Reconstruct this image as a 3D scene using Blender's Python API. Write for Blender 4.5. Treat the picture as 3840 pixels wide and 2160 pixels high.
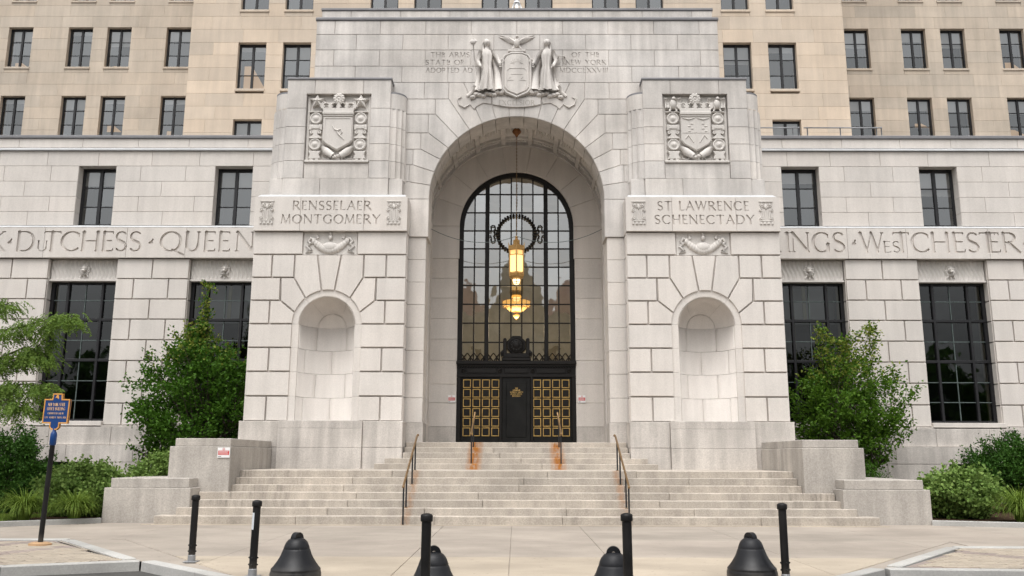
import bpy, math, random
import numpy as np
from mathutils import Matrix, Vector
from mathutils.geometry import delaunay_2d_cdt

for _o in list(bpy.data.objects):
    bpy.data.objects.remove(_o)
scene = bpy.context.scene
COL = scene.collection
R = math.radians
PI = math.pi

# ------------------------------------------------------------------ camera
F_PX, CX, CY = 3227.0, 1920.0, 1080.0
EYE = 1.6
CAM_M = Matrix.Rotation(R(0.30), 3, 'Z') @ Matrix.Rotation(R(90 + 11.13), 3, 'X') @ Matrix.Rotation(R(0.15), 3, 'Z')
cam_d = bpy.data.cameras.new('camera')
cam_d.sensor_width = 36.0
cam_d.lens = F_PX / 3840.0 * 36.0
cam_d.clip_end = 1500.0
cam = bpy.data.objects.new('camera', cam_d)
cam.matrix_world = Matrix.Translation((0, 0, EYE)) @ CAM_M.to_4x4()
COL.objects.link(cam)
scene.camera = cam

# ------------------------------------------------------------------ light: overcast day
SUN_EL, SUN_AZ = 66.0, 195.0          # degrees; azimuth clockwise from +Y, so the light comes from behind the camera
world = bpy.data.worlds.new('World')
scene.world = world
world.use_nodes = True
wn = world.node_tree
wn.nodes.clear()
w_out = wn.nodes.new('ShaderNodeOutputWorld')
w_bg = wn.nodes.new('ShaderNodeBackground')
w_sky = wn.nodes.new('ShaderNodeTexSky')
w_sky.sky_type = 'NISHITA'
w_sky.sun_disc = False
w_sky.sun_elevation = R(SUN_EL)
w_sky.sun_rotation = R(SUN_AZ)
w_sky.air_density = 1.0
w_sky.dust_density = 6.0
w_sky.ozone_density = 1.0
w_hsv = wn.nodes.new('ShaderNodeHueSaturation')   # a cloud layer: the sky's colour greyed out
w_hsv.inputs['Saturation'].default_value = 0.07
wn.links.new(w_sky.outputs[0], w_hsv.inputs['Color'])
wn.links.new(w_hsv.outputs[0], w_bg.inputs[0])
w_bg.inputs[1].default_value = 0.15
wn.links.new(w_bg.outputs[0], w_out.inputs[0])

sun_d = bpy.data.lights.new('sun', 'SUN')
sun_d.energy = 0.68
sun_d.angle = R(50)
sun_d.color = (1.0, 0.945, 0.88)
sun = bpy.data.objects.new('sun', sun_d)
_sd = Vector((math.sin(R(SUN_AZ)) * math.cos(R(SUN_EL)), math.cos(R(SUN_AZ)) * math.cos(R(SUN_EL)), math.sin(R(SUN_EL))))
sun.rotation_euler = _sd.to_track_quat('Z', 'Y').to_euler()
sun.location = (0, -20, 40)
COL.objects.link(sun)

vs = scene.view_settings
vs.view_transform = 'Standard'
vs.look = 'None'
vs.exposure = 0.68
vs.gamma = 1.0
vs.use_curve_mapping = False

# ------------------------------------------------------------------ helpers
def at(px, py, Y):
    """photo pixel -> (X, Z) on the upright plane y = Y"""
    d = CAM_M @ Vector(((px - CX) / F_PX, -(py - CY) / F_PX, -1.0))
    t = Y / d.y
    return d.x * t, EYE + d.z * t

def gr(px, py, z=0.0):
    """photo pixel -> (X, Y) on the level plane z"""
    d = CAM_M @ Vector(((px - CX) / F_PX, -(py - CY) / F_PX, -1.0))
    t = (z - EYE) / d.z
    return d.x * t, d.y * t

def link(name, me, mat=None, parent=None):
    o = bpy.data.objects.new(name, me)
    COL.objects.link(o)
    if mat is not None and me is not None:
        if len(me.materials) == 0:
            me.materials.append(mat)
    if parent is not None:
        o.parent = parent
    return o

def mk(name, v, f, mat, parent=None, smooth=False):
    me = bpy.data.meshes.new(name)
    me.from_pydata([tuple(map(float, p)) for p in v], [], f)
    if smooth:
        me.polygons.foreach_set('use_smooth', [True] * len(me.polygons))
    me.update()
    return link(name, me, mat, parent)

def mk_np(name, V, Fq, mat, parent=None, smooth=False):
    """fast mesh from numpy arrays, all faces the same size"""
    V = np.asarray(V, np.float32); Fq = np.asarray(Fq, np.int32)
    me = bpy.data.meshes.new(name)
    n, k = Fq.shape
    me.vertices.add(len(V)); me.vertices.foreach_set('co', V.ravel())
    me.loops.add(n * k); me.loops.foreach_set('vertex_index', Fq.ravel())
    me.polygons.add(n)
    me.polygons.foreach_set('loop_start', np.arange(0, n * k, k, dtype=np.int32))
    me.polygons.foreach_set('loop_total', np.full(n, k, np.int32))
    if smooth:
        me.polygons.foreach_set('use_smooth', np.ones(n, bool))
    me.update(calc_edges=True)
    return link(name, me, mat, parent)

def thing(name, label, cat, loc=(0, 0, 0), group=None, kind=None):
    o = bpy.data.objects.new(name, None)
    o.empty_display_size = 0.2
    COL.objects.link(o)
    o.location = loc
    if label: o['label'] = label
    if cat: o['category'] = cat
    if group: o['group'] = group
    if kind: o['kind'] = kind
    return o

def tag(o, label=None, cat=None, group=None, kind=None):
    if label: o['label'] = label
    if cat: o['category'] = cat
    if group: o['group'] = group
    if kind: o['kind'] = kind
    return o

def copy_tree(o, parent=None):
    c = o.copy(); COL.objects.link(c)
    c.parent = parent
    for ch in list(o.children):
        copy_tree(ch, c)
    return c

class MB:
    """collects shapes, builds one mesh"""
    def __init__(s): s.v = []; s.f = []
    def add(s, v, f):
        b = len(s.v); s.v += [tuple(p) for p in v]; s.f += [tuple(i + b for i in q) for q in f]
    def box(s, x0, x1, y0, y1, z0, z1):
        s.add([(x, y, z) for x in (x0, x1) for y in (y0, y1) for z in (z0, z1)],
              [(0, 1, 3, 2), (4, 6, 7, 5), (0, 4, 5, 1), (2, 3, 7, 6), (0, 2, 6, 4), (1, 5, 7, 3)])
    def cbox(s, x0, x1, y0, y1, z0, z1, b):
        c = ((x0 + x1) / 2, (y0 + y1) / 2, (z0 + z1) / 2); h = ((x1 - x0) / 2, (y1 - y0) / 2, (z1 - z0) / 2)
        b = min(b, *(q * .45 for q in h)); vid = {}; v = []; f = []
        for sx in (-1, 1):
            for sy in (-1, 1):
                for sz in (-1, 1):
                    for a in range(3):
                        sg = (sx, sy, sz); vid[(sx, sy, sz, a)] = len(v)
                        v.append(tuple(c[i] + sg[i] * (h[i] if i == a else h[i] - b) for i in range(3)))
        S = (-1, 1)
        for a in range(3):
            u, w = [(1, 2), (0, 2), (0, 1)][a]
            for sa in S:
                q = []
                for su, sw in ((-1, -1), (1, -1), (1, 1), (-1, 1)):
                    sg = [0, 0, 0]; sg[a] = sa; sg[u] = su; sg[w] = sw; q.append(vid[(*sg, a)])
                f.append(tuple(q))
            for su in S:
                for sw in S:
                    q = []
                    for sa, ax in ((-1, u), (1, u), (1, w), (-1, w)):
                        sg = [0, 0, 0]; sg[a] = sa; sg[u] = su; sg[w] = sw; q.append(vid[(*sg, ax)])
                    f.append(tuple(q))
        for sx in S:
            for sy in S:
                for sz in S:
                    f.append(tuple(vid[(sx, sy, sz, a)] for a in range(3)))
        s.add(v, f)
    def prism(s, poly, y0, y1, bev=0.0, back=False):
        """polygon in x,z extruded along y, front at y0 with a chamfer"""
        n = len(poly); v = []; f = []
        if bev > 0:
            q = inset(poly, bev)
            v += [(x, y0, z) for x, z in q]; v += [(x, y0 + bev, z) for x, z in poly]; v += [(x, y1, z) for x, z in poly]
            for i in range(n):
                j = (i + 1) % n; f.append((i, j, n + j, n + i)); f.append((n + i, n + j, 2 * n + j, 2 * n + i))
        else:
            v += [(x, y0, z) for x, z in poly]; v += [(x, y1, z) for x, z in poly]
            for i in range(n):
                j = (i + 1) % n; f.append((i, j, n + j, n + i))
        f.append(tuple(range(n)))
        if back: f.append(tuple(range(len(v) - 1, len(v) - 1 - n, -1)))
        s.add(v, f)
    def prism_z(s, poly, z0, z1):
        n = len(poly); v = [(x, y, z0) for x, y in poly] + [(x, y, z1) for x, y in poly]
        f = [(i, (i + 1) % n, n + (i + 1) % n, n + i) for i in range(n)] + [tuple(range(n, 2 * n)), tuple(range(n - 1, -1, -1))]
        s.add(v, f)
    def lathe(s, prof, c, seg=24, axis='z', a0=0.0, a1=2 * PI, sc=(1, 1)):
        closed = abs(a1 - a0 - 2 * PI) < 1e-6
        m = seg if closed else seg + 1; v = []; f = []
        for r, h in prof:
            for i in range(m):
                a = a0 + (a1 - a0) * i / seg
                p = (r * math.cos(a) * sc[0], r * math.sin(a) * sc[1], h)
                if axis == 'z': v.append((c[0] + p[0], c[1] + p[1], c[2] + p[2]))
                else: v.append((c[0] + p[0], c[1] - p[2], c[2] + p[1]))        # 'y': h grows towards the camera
        for k in range(len(prof) - 1):
            for i in range(seg):
                j = (i + 1) % m
                f.append((k * m + i, k * m + j, (k + 1) * m + j, (k + 1) * m + i))
        s.add(v, f)
    def sphere(s, c, r, seg=12, rings=8, deform=None):
        if not hasattr(r, '__len__'): r = (r, r, r)
        v = []; f = []
        for k in range(rings + 1):
            t = PI * k / rings
            for i in range(seg):
                a = 2 * PI * i / seg
                d = (math.sin(t) * math.cos(a), math.sin(t) * math.sin(a), math.cos(t))
                q = deform(d) if deform else 1.0
                v.append((c[0] + r[0] * d[0] * q, c[1] + r[1] * d[1] * q, c[2] + r[2] * d[2] * q))
        for k in range(rings):
            for i in range(seg):
                j = (i + 1) % seg; f.append((k * seg + i, k * seg + j, (k + 1) * seg + j, (k + 1) * seg + i))
        s.add(v, f)
    def tube(s, pts, rad, n=8, cap=True):
        pts = [Vector(p) for p in pts]
        if not hasattr(rad, '__len__'): rad = [rad] * len(pts)
        v = []; f = []; up = Vector((0, 0, 1)); prev = None
        for k, p in enumerate(pts):
            t = (pts[min(k + 1, len(pts) - 1)] - pts[max(k - 1, 0)])
            if t.length < 1e-9: t = Vector((0, 0, 1))
            t.normalize()
            if prev is None:
                a = t.cross(up if abs(t.dot(up)) < .95 else Vector((1, 0, 0))).normalized()
            else:
                a = (prev - t * prev.dot(t)).normalized()
            prev = a; b = t.cross(a)
            for i in range(n):
                w = 2 * PI * i / n
                v.append(tuple(p + (a * math.cos(w) + b * math.sin(w)) * rad[k]))
        for k in range(len(pts) - 1):
            for i in range(n):
                j = (i + 1) % n; f.append((k * n + i, k * n + j, (k + 1) * n + j, (k + 1) * n + i))
        if cap:
            f.append(tuple(range(n))); f.append(tuple(range(len(v) - 1, len(v) - 1 - n, -1)))
        s.add(v, f)
    def arcbox(s, cx, cz, r0, r1, a0, a1, y0, y1, n=6):
        """solid piece of a ring in the x,z plane; angles in degrees from +x"""
        v = []; f = []
        for i in range(n + 1):
            a = R(a0 + (a1 - a0) * i / n); c_, s_ = math.cos(a), math.sin(a)
            v += [(cx + r0 * c_, y0, cz + r0 * s_), (cx + r1 * c_, y0, cz + r1 * s_), (cx + r1 * c_, y1, cz + r1 * s_), (cx + r0 * c_, y1, cz + r0 * s_)]
        for i in range(n):
            b = 4 * i
            for k in range(4):
                f.append((b + k, b + (k + 1) % 4, b + 4 + (k + 1) % 4, b + 4 + k))
        f.append((0, 1, 2, 3)); f.append((4 * n, 4 * n + 3, 4 * n + 2, 4 * n + 1))
        s.add(v, f)
    def build(s, name, mat, parent=None, smooth=False):
        return mk(name, s.v, s.f, mat, parent, smooth)

def inset(poly, d):
    """move every side of a polygon inwards by d (counter-clockwise order)"""
    n = len(poly); out = []
    ar = sum(poly[i][0] * poly[(i + 1) % n][1] - poly[(i + 1) % n][0] * poly[i][1] for i in range(n))
    sg = 1 if ar > 0 else -1
    for i in range(n):
        p0, p1, p2 = poly[i - 1], poly[i], poly[(i + 1) % n]
        e1 = (p1[0] - p0[0], p1[1] - p0[1]); e2 = (p2[0] - p1[0], p2[1] - p1[1])
        l1 = math.hypot(*e1) or 1e-9; l2 = math.hypot(*e2) or 1e-9
        n1 = (-e1[1] / l1 * sg, e1[0] / l1 * sg); n2 = (-e2[1] / l2 * sg, e2[0] / l2 * sg)
        k = 1 + n1[0] * n2[0] + n1[1] * n2[1]
        k = max(k, .35)
        out.append((p1[0] + (n1[0] + n2[0]) / k * d, p1[1] + (n1[1] + n2[1]) / k * d))
    return out

def stone(parent, name, poly, yf, yb, mat, gap=.014, jd=.03, bev=.006):
    """one cut stone: its face, chamfer, sides and the mortar of the half joint around it"""
    n = len(poly)
    P1 = inset(poly, gap / 2); P2 = inset(poly, gap / 2 + bev)
    v = [(x, yf, z) for x, z in P2] + [(x, yf + bev, z) for x, z in P1] + [(x, yb, z) for x, z in P1]
    v += [(x, yf + jd, z) for x, z in P1] + [(x, yf + jd, z) for x, z in poly]
    f = [tuple(range(n))]
    for i in range(n):
        j = (i + 1) % n
        f += [(i, j, n + j, n + i), (n + i, n + j, 2 * n + j, 2 * n + i), (3 * n + i, 3 * n + j, 4 * n + j, 4 * n + i)]
    return mk(name, v, f, mat, parent)

def rect(x0, x1, z0, z1):
    return [(x0, z0), (x1, z0), (x1, z1), (x0, z1)]

def bbox(parent, name, x0, x1, y0, y1, z0, z1, mat, bev=.01):
    m = MB(); m.cbox(min(x0, x1), max(x0, x1), min(y0, y1), max(y0, y1), z0, z1, bev)
    return m.build(name, mat, parent)

# ------------------------------------------------------------------ materials
def nodes_of(name):
    m = bpy.data.materials.new(name); m.use_nodes = True
    nt = m.node_tree; nt.nodes.clear()
    out = nt.nodes.new('ShaderNodeOutputMaterial'); bs = nt.nodes.new('ShaderNodeBsdfPrincipled')
    nt.links.new(bs.outputs[0], out.inputs[0])
    return m, nt, bs, out

def nd(nt, typ, **kw):
    n = nt.nodes.new(typ)
    for k, v in kw.items():
        setattr(n, k, v)
    return n

def math_n(nt, op, a, b=None, clamp=False):
    n = nd(nt, 'ShaderNodeMath', operation=op); n.use_clamp = clamp
    for i, q in enumerate((a, b)):
        if q is None: continue
        if isinstance(q, (int, float)): n.inputs[i].default_value = q
        else: nt.links.new(q, n.inputs[i])
    return n.outputs[0]

def maprange(nt, x, a, b, c, d):
    n = nd(nt, 'ShaderNodeMapRange')
    nt.links.new(x, n.inputs[0])
    for i, q in enumerate((a, b, c, d)): n.inputs[i + 1].default_value = q
    return n.outputs[0]

def noise(nt, scale, detail=3.0, rough=.55, stretch=None, off=0.0):
    geo = nd(nt, 'ShaderNodeNewGeometry')
    mp = nd(nt, 'ShaderNodeMapping')
    nt.links.new(geo.outputs['Position'], mp.inputs['Vector'])
    if stretch: mp.inputs['Scale'].default_value = stretch
    mp.inputs['Location'].default_value = (off, off * .7, -off)
    n = nd(nt, 'ShaderNodeTexNoise')
    n.inputs['Scale'].default_value = scale; n.inputs['Detail'].default_value = detail; n.inputs['Roughness'].default_value = rough
    nt.links.new(mp.outputs[0], n.inputs['Vector'])
    return n.outputs['Fac']

def scaled(nt, col, fac):
    m = nd(nt, 'ShaderNodeVectorMath', operation='SCALE')
    if hasattr(col, 'default_value') or not isinstance(col, tuple): nt.links.new(col, m.inputs[0])
    else: m.inputs[0].default_value = col[:3]
    nt.links.new(fac, m.inputs['Scale'])
    return m.outputs[0]

def mixc(nt, fac, a, b):
    m = nd(nt, 'ShaderNodeMix', data_type='RGBA')
    if isinstance(fac, (int, float)): m.inputs[0].default_value = fac
    else: nt.links.new(fac, m.inputs[0])
    for q, i in ((a, 6), (b, 7)):
        if isinstance(q, tuple): m.inputs[i].default_value = (*q[:3], 1)
        else: nt.links.new(q, m.inputs[i])
    return m.outputs[2]

def stonemat(name, col, col2=None, var=.05, speck=.10, stain=.12, streak=.10, bump=.25, rough=.85, sscale=34.0, extra=None):
    m, nt, bs, out = nodes_of(name)
    oi = nd(nt, 'ShaderNodeObjectInfo')
    rnd = oi.outputs['Random']
    base = mixc(nt, rnd, col, col2 if col2 else tuple(c * .98 for c in col))
    sp = noise(nt, sscale, 2.0, .7)
    st = noise(nt, .55, 5.0, .6, off=3.0)
    sk = noise(nt, 1.0, 4.0, .6, stretch=(3.2, 3.2, .28), off=8.0)
    r2 = math_n(nt, 'FRACT', math_n(nt, 'MULTIPLY', rnd, 17.3))
    f = math_n(nt, 'MULTIPLY', maprange(nt, sp, .25, .75, 1 - speck, 1 + speck), maprange(nt, st, .3, .7, 1 - stain, 1 + stain * .6))
    f = math_n(nt, 'MULTIPLY', f, maprange(nt, sk, .32, .7, 1 - streak, 1 + streak * .4))
    f = math_n(nt, 'MULTIPLY', f, maprange(nt, r2, 0, 1, 1 - var, 1 + var))
    c = scaled(nt, base, f)
    if extra: c = extra(nt, c)
    nt.links.new(c, bs.inputs['Base Color'])
    bs.inputs['Roughness'].default_value = rough
    bs.inputs['Specular IOR Level'].default_value = .3
    bp = nd(nt, 'ShaderNodeBump'); bp.inputs['Strength'].default_value = bump; bp.inputs['Distance'].default_value = .01
    nt.links.new(sp, bp.inputs['Height']); nt.links.new(bp.outputs[0], bs.inputs['Normal'])
    return m

def ironmat(name, col, rough):
    """painted iron: scuffs, grime and road dust near the ground"""
    m, nt, bs, out = nodes_of(name)
    geo = nd(nt, 'ShaderNodeNewGeometry'); sx = nd(nt, 'ShaderNodeSeparateXYZ'); nt.links.new(geo.outputs['Position'], sx.inputs[0])
    sc = noise(nt, 16.0, 5.0, .7, stretch=(1, 1, .35)); bg = noise(nt, 3.0, 4.0, .6, off=5.0)
    c = scaled(nt, col, maprange(nt, bg, .3, .7, .7, 1.5))
    c = mixc(nt, maprange(nt, sc, .66, .74, 0, .5), c, (.10, .095, .09))
    d = math_n(nt, 'MULTIPLY', maprange(nt, sx.outputs[2], 0, .22, .5, 0), maprange(nt, bg, .35, .6, .2, 1), clamp=True)
    c = mixc(nt, d, c, (.17, .15, .125))
    nt.links.new(c, bs.inputs['Base Color']); nt.links.new(maprange(nt, bg, .3, .7, rough - .1, rough + .15), bs.inputs['Roughness'])
    bs.inputs['Specular IOR Level'].default_value = .24
    bp = nd(nt, 'ShaderNodeBump'); bp.inputs['Strength'].default_value = .12; bp.inputs['Distance'].default_value = .006
    nt.links.new(sc, bp.inputs['Height']); nt.links.new(bp.outputs[0], bs.inputs['Normal'])
    return m

def plainmat(name, col, rough=.6, metal=0.0, var=.0, nz=.0, nscale=8.0, bump=0.0, spec=.4, emit=None, estr=1.0):
    m, nt, bs, out = nodes_of(name)
    bs.inputs['Roughness'].default_value = rough; bs.inputs['Metallic'].default_value = metal
    bs.inputs['Specular IOR Level'].default_value = spec
    n = noise(nt, nscale, 4.0, .6)
    f = maprange(nt, n, .3, .7, 1 - nz, 1 + nz)
    if var:
        oi = nd(nt, 'ShaderNodeObjectInfo')
        f = math_n(nt, 'MULTIPLY', f, maprange(nt, oi.outputs['Random'], 0, 1, 1 - var, 1 + var))
    nt.links.new(scaled(nt, tuple(col), f), bs.inputs['Base Color'])
    if bump:
        bp = nd(nt, 'ShaderNodeBump'); bp.inputs['Strength'].default_value = bump; bp.inputs['Distance'].default_value = .01
        nt.links.new(n, bp.inputs['Height']); nt.links.new(bp.outputs[0], bs.inputs['Normal'])
    if emit:
        bs.inputs['Emission Color'].default_value = (*emit, 1); bs.inputs['Emission Strength'].default_value = estr
    return m

def glassmat(name, tint, refl, wav=.0, wscale=2.0, rough=.02):
    m, nt, bs, out = nodes_of(name)
    nt.nodes.remove(bs)
    tr = nd(nt, 'ShaderNodeBsdfTransparent'); tr.inputs[0].default_value = (*tint, 1)
    gl = nd(nt, 'ShaderNodeBsdfGlossy'); gl.inputs['Roughness'].default_value = rough; gl.inputs['Color'].default_value = (.92, .95, .96, 1)
    mx = nd(nt, 'ShaderNodeMixShader')
    lw = nd(nt, 'ShaderNodeFresnel'); lw.inputs['IOR'].default_value = 1.5
    oi = nd(nt, 'ShaderNodeObjectInfo')
    fac = math_n(nt, 'MULTIPLY', math_n(nt, 'ADD', lw.outputs[0], refl - .04), maprange(nt, math_n(nt, 'FRACT', math_n(nt, 'MULTIPLY', oi.outputs['Random'], 31.7)), 0, 1, .78, 1.22), clamp=True)
    nt.links.new(fac, mx.inputs[0]); nt.links.new(tr.outputs[0], mx.inputs[1]); nt.links.new(gl.outputs[0], mx.inputs[2])
    nt.links.new(mx.outputs[0], out.inputs[0])
    if wav:
        geo = nd(nt, 'ShaderNodeNewGeometry'); vm = nd(nt, 'ShaderNodeVectorMath', operation='ADD'); nt.links.new(geo.outputs['Position'], vm.inputs[0])
        sc = nd(nt, 'ShaderNodeVectorMath', operation='SCALE'); sc.inputs[0].default_value = (13, 7, 29); nt.links.new(oi.outputs['Random'], sc.inputs['Scale'])
        nt.links.new(sc.outputs[0], vm.inputs[1])
        n = nd(nt, 'ShaderNodeTexNoise'); n.inputs['Scale'].default_value = wscale; n.inputs['Detail'].default_value = 1.0
        nt.links.new(vm.outputs[0], n.inputs['Vector'])
        bp = nd(nt, 'ShaderNodeBump'); bp.inputs['Strength'].default_value = 1.0; bp.inputs['Distance'].default_value = wav
        nt.links.new(n.outputs['Fac'], bp.inputs['Height']); nt.links.new(bp.outputs[0], gl.inputs['Normal'])
    return m

def leafmat(name, c1, c2, trans=.35, rough=.6, spec=.16):
    """leaves: colour varies from leaf to leaf and some light passes through"""
    m, nt, bs, out = nodes_of(name)
    n = noise(nt, 6.0, 2.0, .6); geo = nd(nt, 'ShaderNodeNewGeometry')
    f = math_n(nt, 'ADD', math_n(nt, 'MULTIPLY', maprange(nt, n, .3, .7, 0, 1), .5), math_n(nt, 'MULTIPLY', geo.outputs['Random Per Island'], .5))
    c = mixc(nt, f, c1, c2)
    nt.links.new(c, bs.inputs['Base Color']); bs.inputs['Roughness'].default_value = rough; bs.inputs['Specular IOR Level'].default_value = spec
    tl = nd(nt, 'ShaderNodeBsdfTranslucent'); nt.links.new(c, tl.inputs[0])
    mx = nd(nt, 'ShaderNodeMixShader'); mx.inputs[0].default_value = trans
    nt.links.new(bs.outputs[0], mx.inputs[1]); nt.links.new(tl.outputs[0], mx.inputs[2]); nt.links.new(mx.outputs[0], out.inputs[0])
    return m

def rust_extra(nt, c):
    """rust runs on the steps below the feet of the handrails"""
    geo = nd(nt, 'ShaderNodeNewGeometry'); sx = nd(nt, 'ShaderNodeSeparateXYZ'); nt.links.new(geo.outputs['Position'], sx.inputs[0])
    ax = math_n(nt, 'ABSOLUTE', sx.outputs[0])
    nz = noise(nt, 5.0, 4.0, .65, stretch=(1.6, 1.0, .8), off=1.0)
    def spot(x0, w, y0, y1, k):
        d = math_n(nt, 'ABSOLUTE', math_n(nt, 'SUBTRACT', ax, x0))
        a = maprange(nt, d, w * .25, w, 1, 0)
        b = math_n(nt, 'MULTIPLY', math_n(nt, 'GREATER_THAN', sx.outputs[1], y0), math_n(nt, 'LESS_THAN', sx.outputs[1], y1))
        return math_n(nt, 'MULTIPLY', math_n(nt, 'MULTIPLY', a, b), math_n(nt, 'MULTIPLY', maprange(nt, nz, .30, .55, 0, 1), k))
    m = math_n(nt, 'ADD', spot(1.24, .26, 25.0, 27.6, 1.0), spot(2.66, .14, 20.0, 24.0, .45), clamp=True)
    c = mixc(nt, m, c, (.36, .15, .035))
    # black drip stains near the ends of the upper steps
    dz = noise(nt, 1.0, 4.0, .7, stretch=(9.0, .6, 1.2), off=21.0)
    e = math_n(nt, 'MULTIPLY', maprange(nt, ax, 4.6, 7.2, 0, 1), math_n(nt, 'MULTIPLY', math_n(nt, 'GREATER_THAN', sx.outputs[1], 21.8), math_n(nt, 'LESS_THAN', sx.outputs[1], 23.5)))
    nrm = nd(nt, 'ShaderNodeSeparateXYZ'); nt.links.new(geo.outputs['True Normal'], nrm.inputs[0])
    e = math_n(nt, 'MULTIPLY', e, math_n(nt, 'GREATER_THAN', math_n(nt, 'ABSOLUTE', nrm.outputs[1]), .6))
    e = math_n(nt, 'MULTIPLY', e, math_n(nt, 'MULTIPLY', maprange(nt, dz, .45, .66, 0, .75), maprange(nt, noise(nt, .9, 3.0, .6, off=31.0), .42, .62, .1, 1)), clamp=True)
    return mixc(nt, e, c, (.07, .065, .06))

GR = (.585, .548, .515)
M = {}
M['granite'] = stonemat('granite', (.645, .600, .556), (.62, .583, .546), var=.03, speck=.09, stain=.08, streak=.08)
M['granite_up'] = stonemat('granite_weathered', (.63, .59, .55), (.585, .556, .528), var=.06, speck=.10, stain=.24, streak=.20)
M['granite_low'] = stonemat('granite_plinth', (.55, .51, .468), (.515, .48, .446), var=.05, speck=.18, stain=.24, streak=.25)
M['cheek'] = stonemat('cheek_granite', (.445, .411, .372), (.42, .39, .355), var=.04, speck=.2, stain=.24, streak=.22)
M['granite_smooth'] = stonemat('granite_smooth', (.635, .592, .55), (.63, .588, .548), var=.012, speck=.08, stain=.07, streak=.06)
M['carving'] = stonemat('carved_granite', (.62, .587, .552), (.605, .575, .54), var=.02, speck=.09, stain=.10, streak=.08, bump=.35)
M['step'] = stonemat('step_granite', (.455, .405, .348), (.425, .382, .332), var=.05, speck=.22, stain=.22, streak=.2, extra=rust_extra)
M['limestone'] = stonemat('tan_limestone', (.61, .503, .395), (.55, .47, .385), var=.07, speck=.06, stain=.10, streak=.09, bump=.15, sscale=20)
M['limestone_side'] = stonemat('tan_limestone_side', (.555, .47, .38), (.505, .44, .366), var=.06, speck=.06, stain=.12, streak=.12, bump=.15, sscale=20)
def grime(nt, c):
    """dark gum spots and wear patches of trodden paving"""
    s = noise(nt, 9.0, 2.0, .5, off=4.0); b = noise(nt, .45, 5.0, .65, stretch=(1, 1.6, 1), off=12.0)
    k = math_n(nt, 'MULTIPLY', maprange(nt, s, .67, .72, 0, .42), 1.0, clamp=True)
    c = mixc(nt, k, c, (.16, .14, .12))
    return scaled(nt, c, maprange(nt, b, .35, .65, .82, 1.07))
M['concrete'] = stonemat('pavement_concrete', (.335, .292, .25), (.325, .287, .246), var=.02, speck=.07, stain=.12, streak=.0, bump=.12, sscale=45, extra=grime)
M['concrete_light'] = stonemat('pavement_concrete_new', (.385, .33, .262), (.38, .327, .26), var=.02, speck=.07, stain=.10, streak=.0, bump=.12, sscale=45, extra=grime)
M['kerb'] = stonemat('kerb_granite', (.385, .378, .358), (.36, .354, .34), var=.08, speck=.12, stain=.22, streak=.0)
M['paver'] = stonemat('paver', (.34, .292, .232), (.31, .27, .218), var=.12, speck=.10, stain=.15, streak=0)
M['paver_dark'] = stonemat('paver_dark', (.26, .215, .19), (.24, .20, .18), var=.10, speck=.10, stain=.15, streak=0)
M['asphalt'] = stonemat('asphalt', (.06, .058, .055), var=.0, speck=.3, stain=.2, streak=0, sscale=60)
M['soil'] = plainmat('soil', (.05, .034, .023), 1.0, nz=.4, nscale=12, bump=.5, spec=0.0)
M['lead'] = plainmat('lead_coping', (.19, .19, .20), .55, nz=.12, nscale=2.0)
M['ledge'] = plainmat('weathered_white_flashing', (.49, .50, .51), .5, nz=.1, nscale=1.5)
M['black_frame'] = plainmat('black_window_frame', (.012, .012, .014), .45, nz=.2)
M['bronze'] = plainmat('dark_bronze', (.006, .005, .0045), .5, metal=.0, nz=.35, nscale=9, bump=.15, spec=.3)
M['bronze_green'] = plainmat('verdigris_bronze', (.006, .006, .0055), .55, nz=.6, nscale=3, spec=.25)
M['gold'] = plainmat('gilt_frame', (.50, .33, .11), .45, metal=.25, nz=.25, nscale=7)
M['gilt'] = plainmat('gilt_bronze', (.42, .25, .09), .38, metal=.6, nz=.2, nscale=14)
M['rail_brass'] = plainmat('worn_brass', (.20, .125, .06), .4, metal=.5, nz=.25, nscale=10)
M['rail_black'] = plainmat('rail_black', (.012, .013, .016), .5)
M['bollard'] = ironmat('bollard_black', (.008, .0075, .0075), .5)
M['bell'] = ironmat('bell_black', (.010, .0105, .0125), .40)
M['steel'] = plainmat('galvanised_steel', (.27, .275, .285), .5, metal=.4, nz=.1)
M['white'] = plainmat('white_paint', (.75, .75, .75), .5)
M['tape'] = plainmat('pale_tape', (.62, .65, .68), .4)
M['red'] = plainmat('notice_red', (.52, .035, .03), .5)
M['blue'] = plainmat('marker_blue', (.004, .042, .17), .4, nz=.1)
M['yellow'] = plainmat('marker_yellow', (.62, .30, .07), .5, nz=.08)
M['print'] = plainmat('marker_print', (.62, .40, .24), .5)
M['rustbase'] = stonemat('rusty_footing', (.42, .27, .15), (.40, .25, .14), speck=.2, stain=.3)
M['blind'] = plainmat('window_blind', (.50, .48, .45), .9, var=.2)
M['interior'] = plainmat('dark_interior', (.035, .032, .032), .9)
M['hall'] = plainmat('hall_wall', (.30, .28, .23), .9, nz=.25, nscale=1.0)
M['pane_glow'] = plainmat('warm_pane_glow', (.5, .35, .2), .9, emit=(1.0, .6, .28), estr=.22)  # warm glow in a few tower windows, put in as emission on upright patches
M['curtain'] = plainmat('cream_pilaster', (.50, .44, .26), .8)
M['glass'] = glassmat('window_glass', (.78, .79, .80), .17, wav=.002, wscale=1.6)
M['glass_dark'] = glassmat('tall_window_glass', (.42, .45, .46), .06, wav=.006, wscale=1.4)
M['glass_arch'] = glassmat('arched_window_glass', (.55, .55, .52), .30, wav=.0035, wscale=1.8)
M['lampglass'] = plainmat('lit_lantern_glass', (.8, .6, .3), .5, emit=(1.0, .60, .20), estr=.92)
M['lamphot'] = plainmat('lit_lantern_bulb_glass', (.9, .8, .6), .5, emit=(1.0, .78, .42), estr=1.5)
M['chandglass'] = plainmat('lit_chandelier_glass', (.8, .55, .2), .5, emit=(1.0, .50, .10), estr=1.15)
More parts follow.
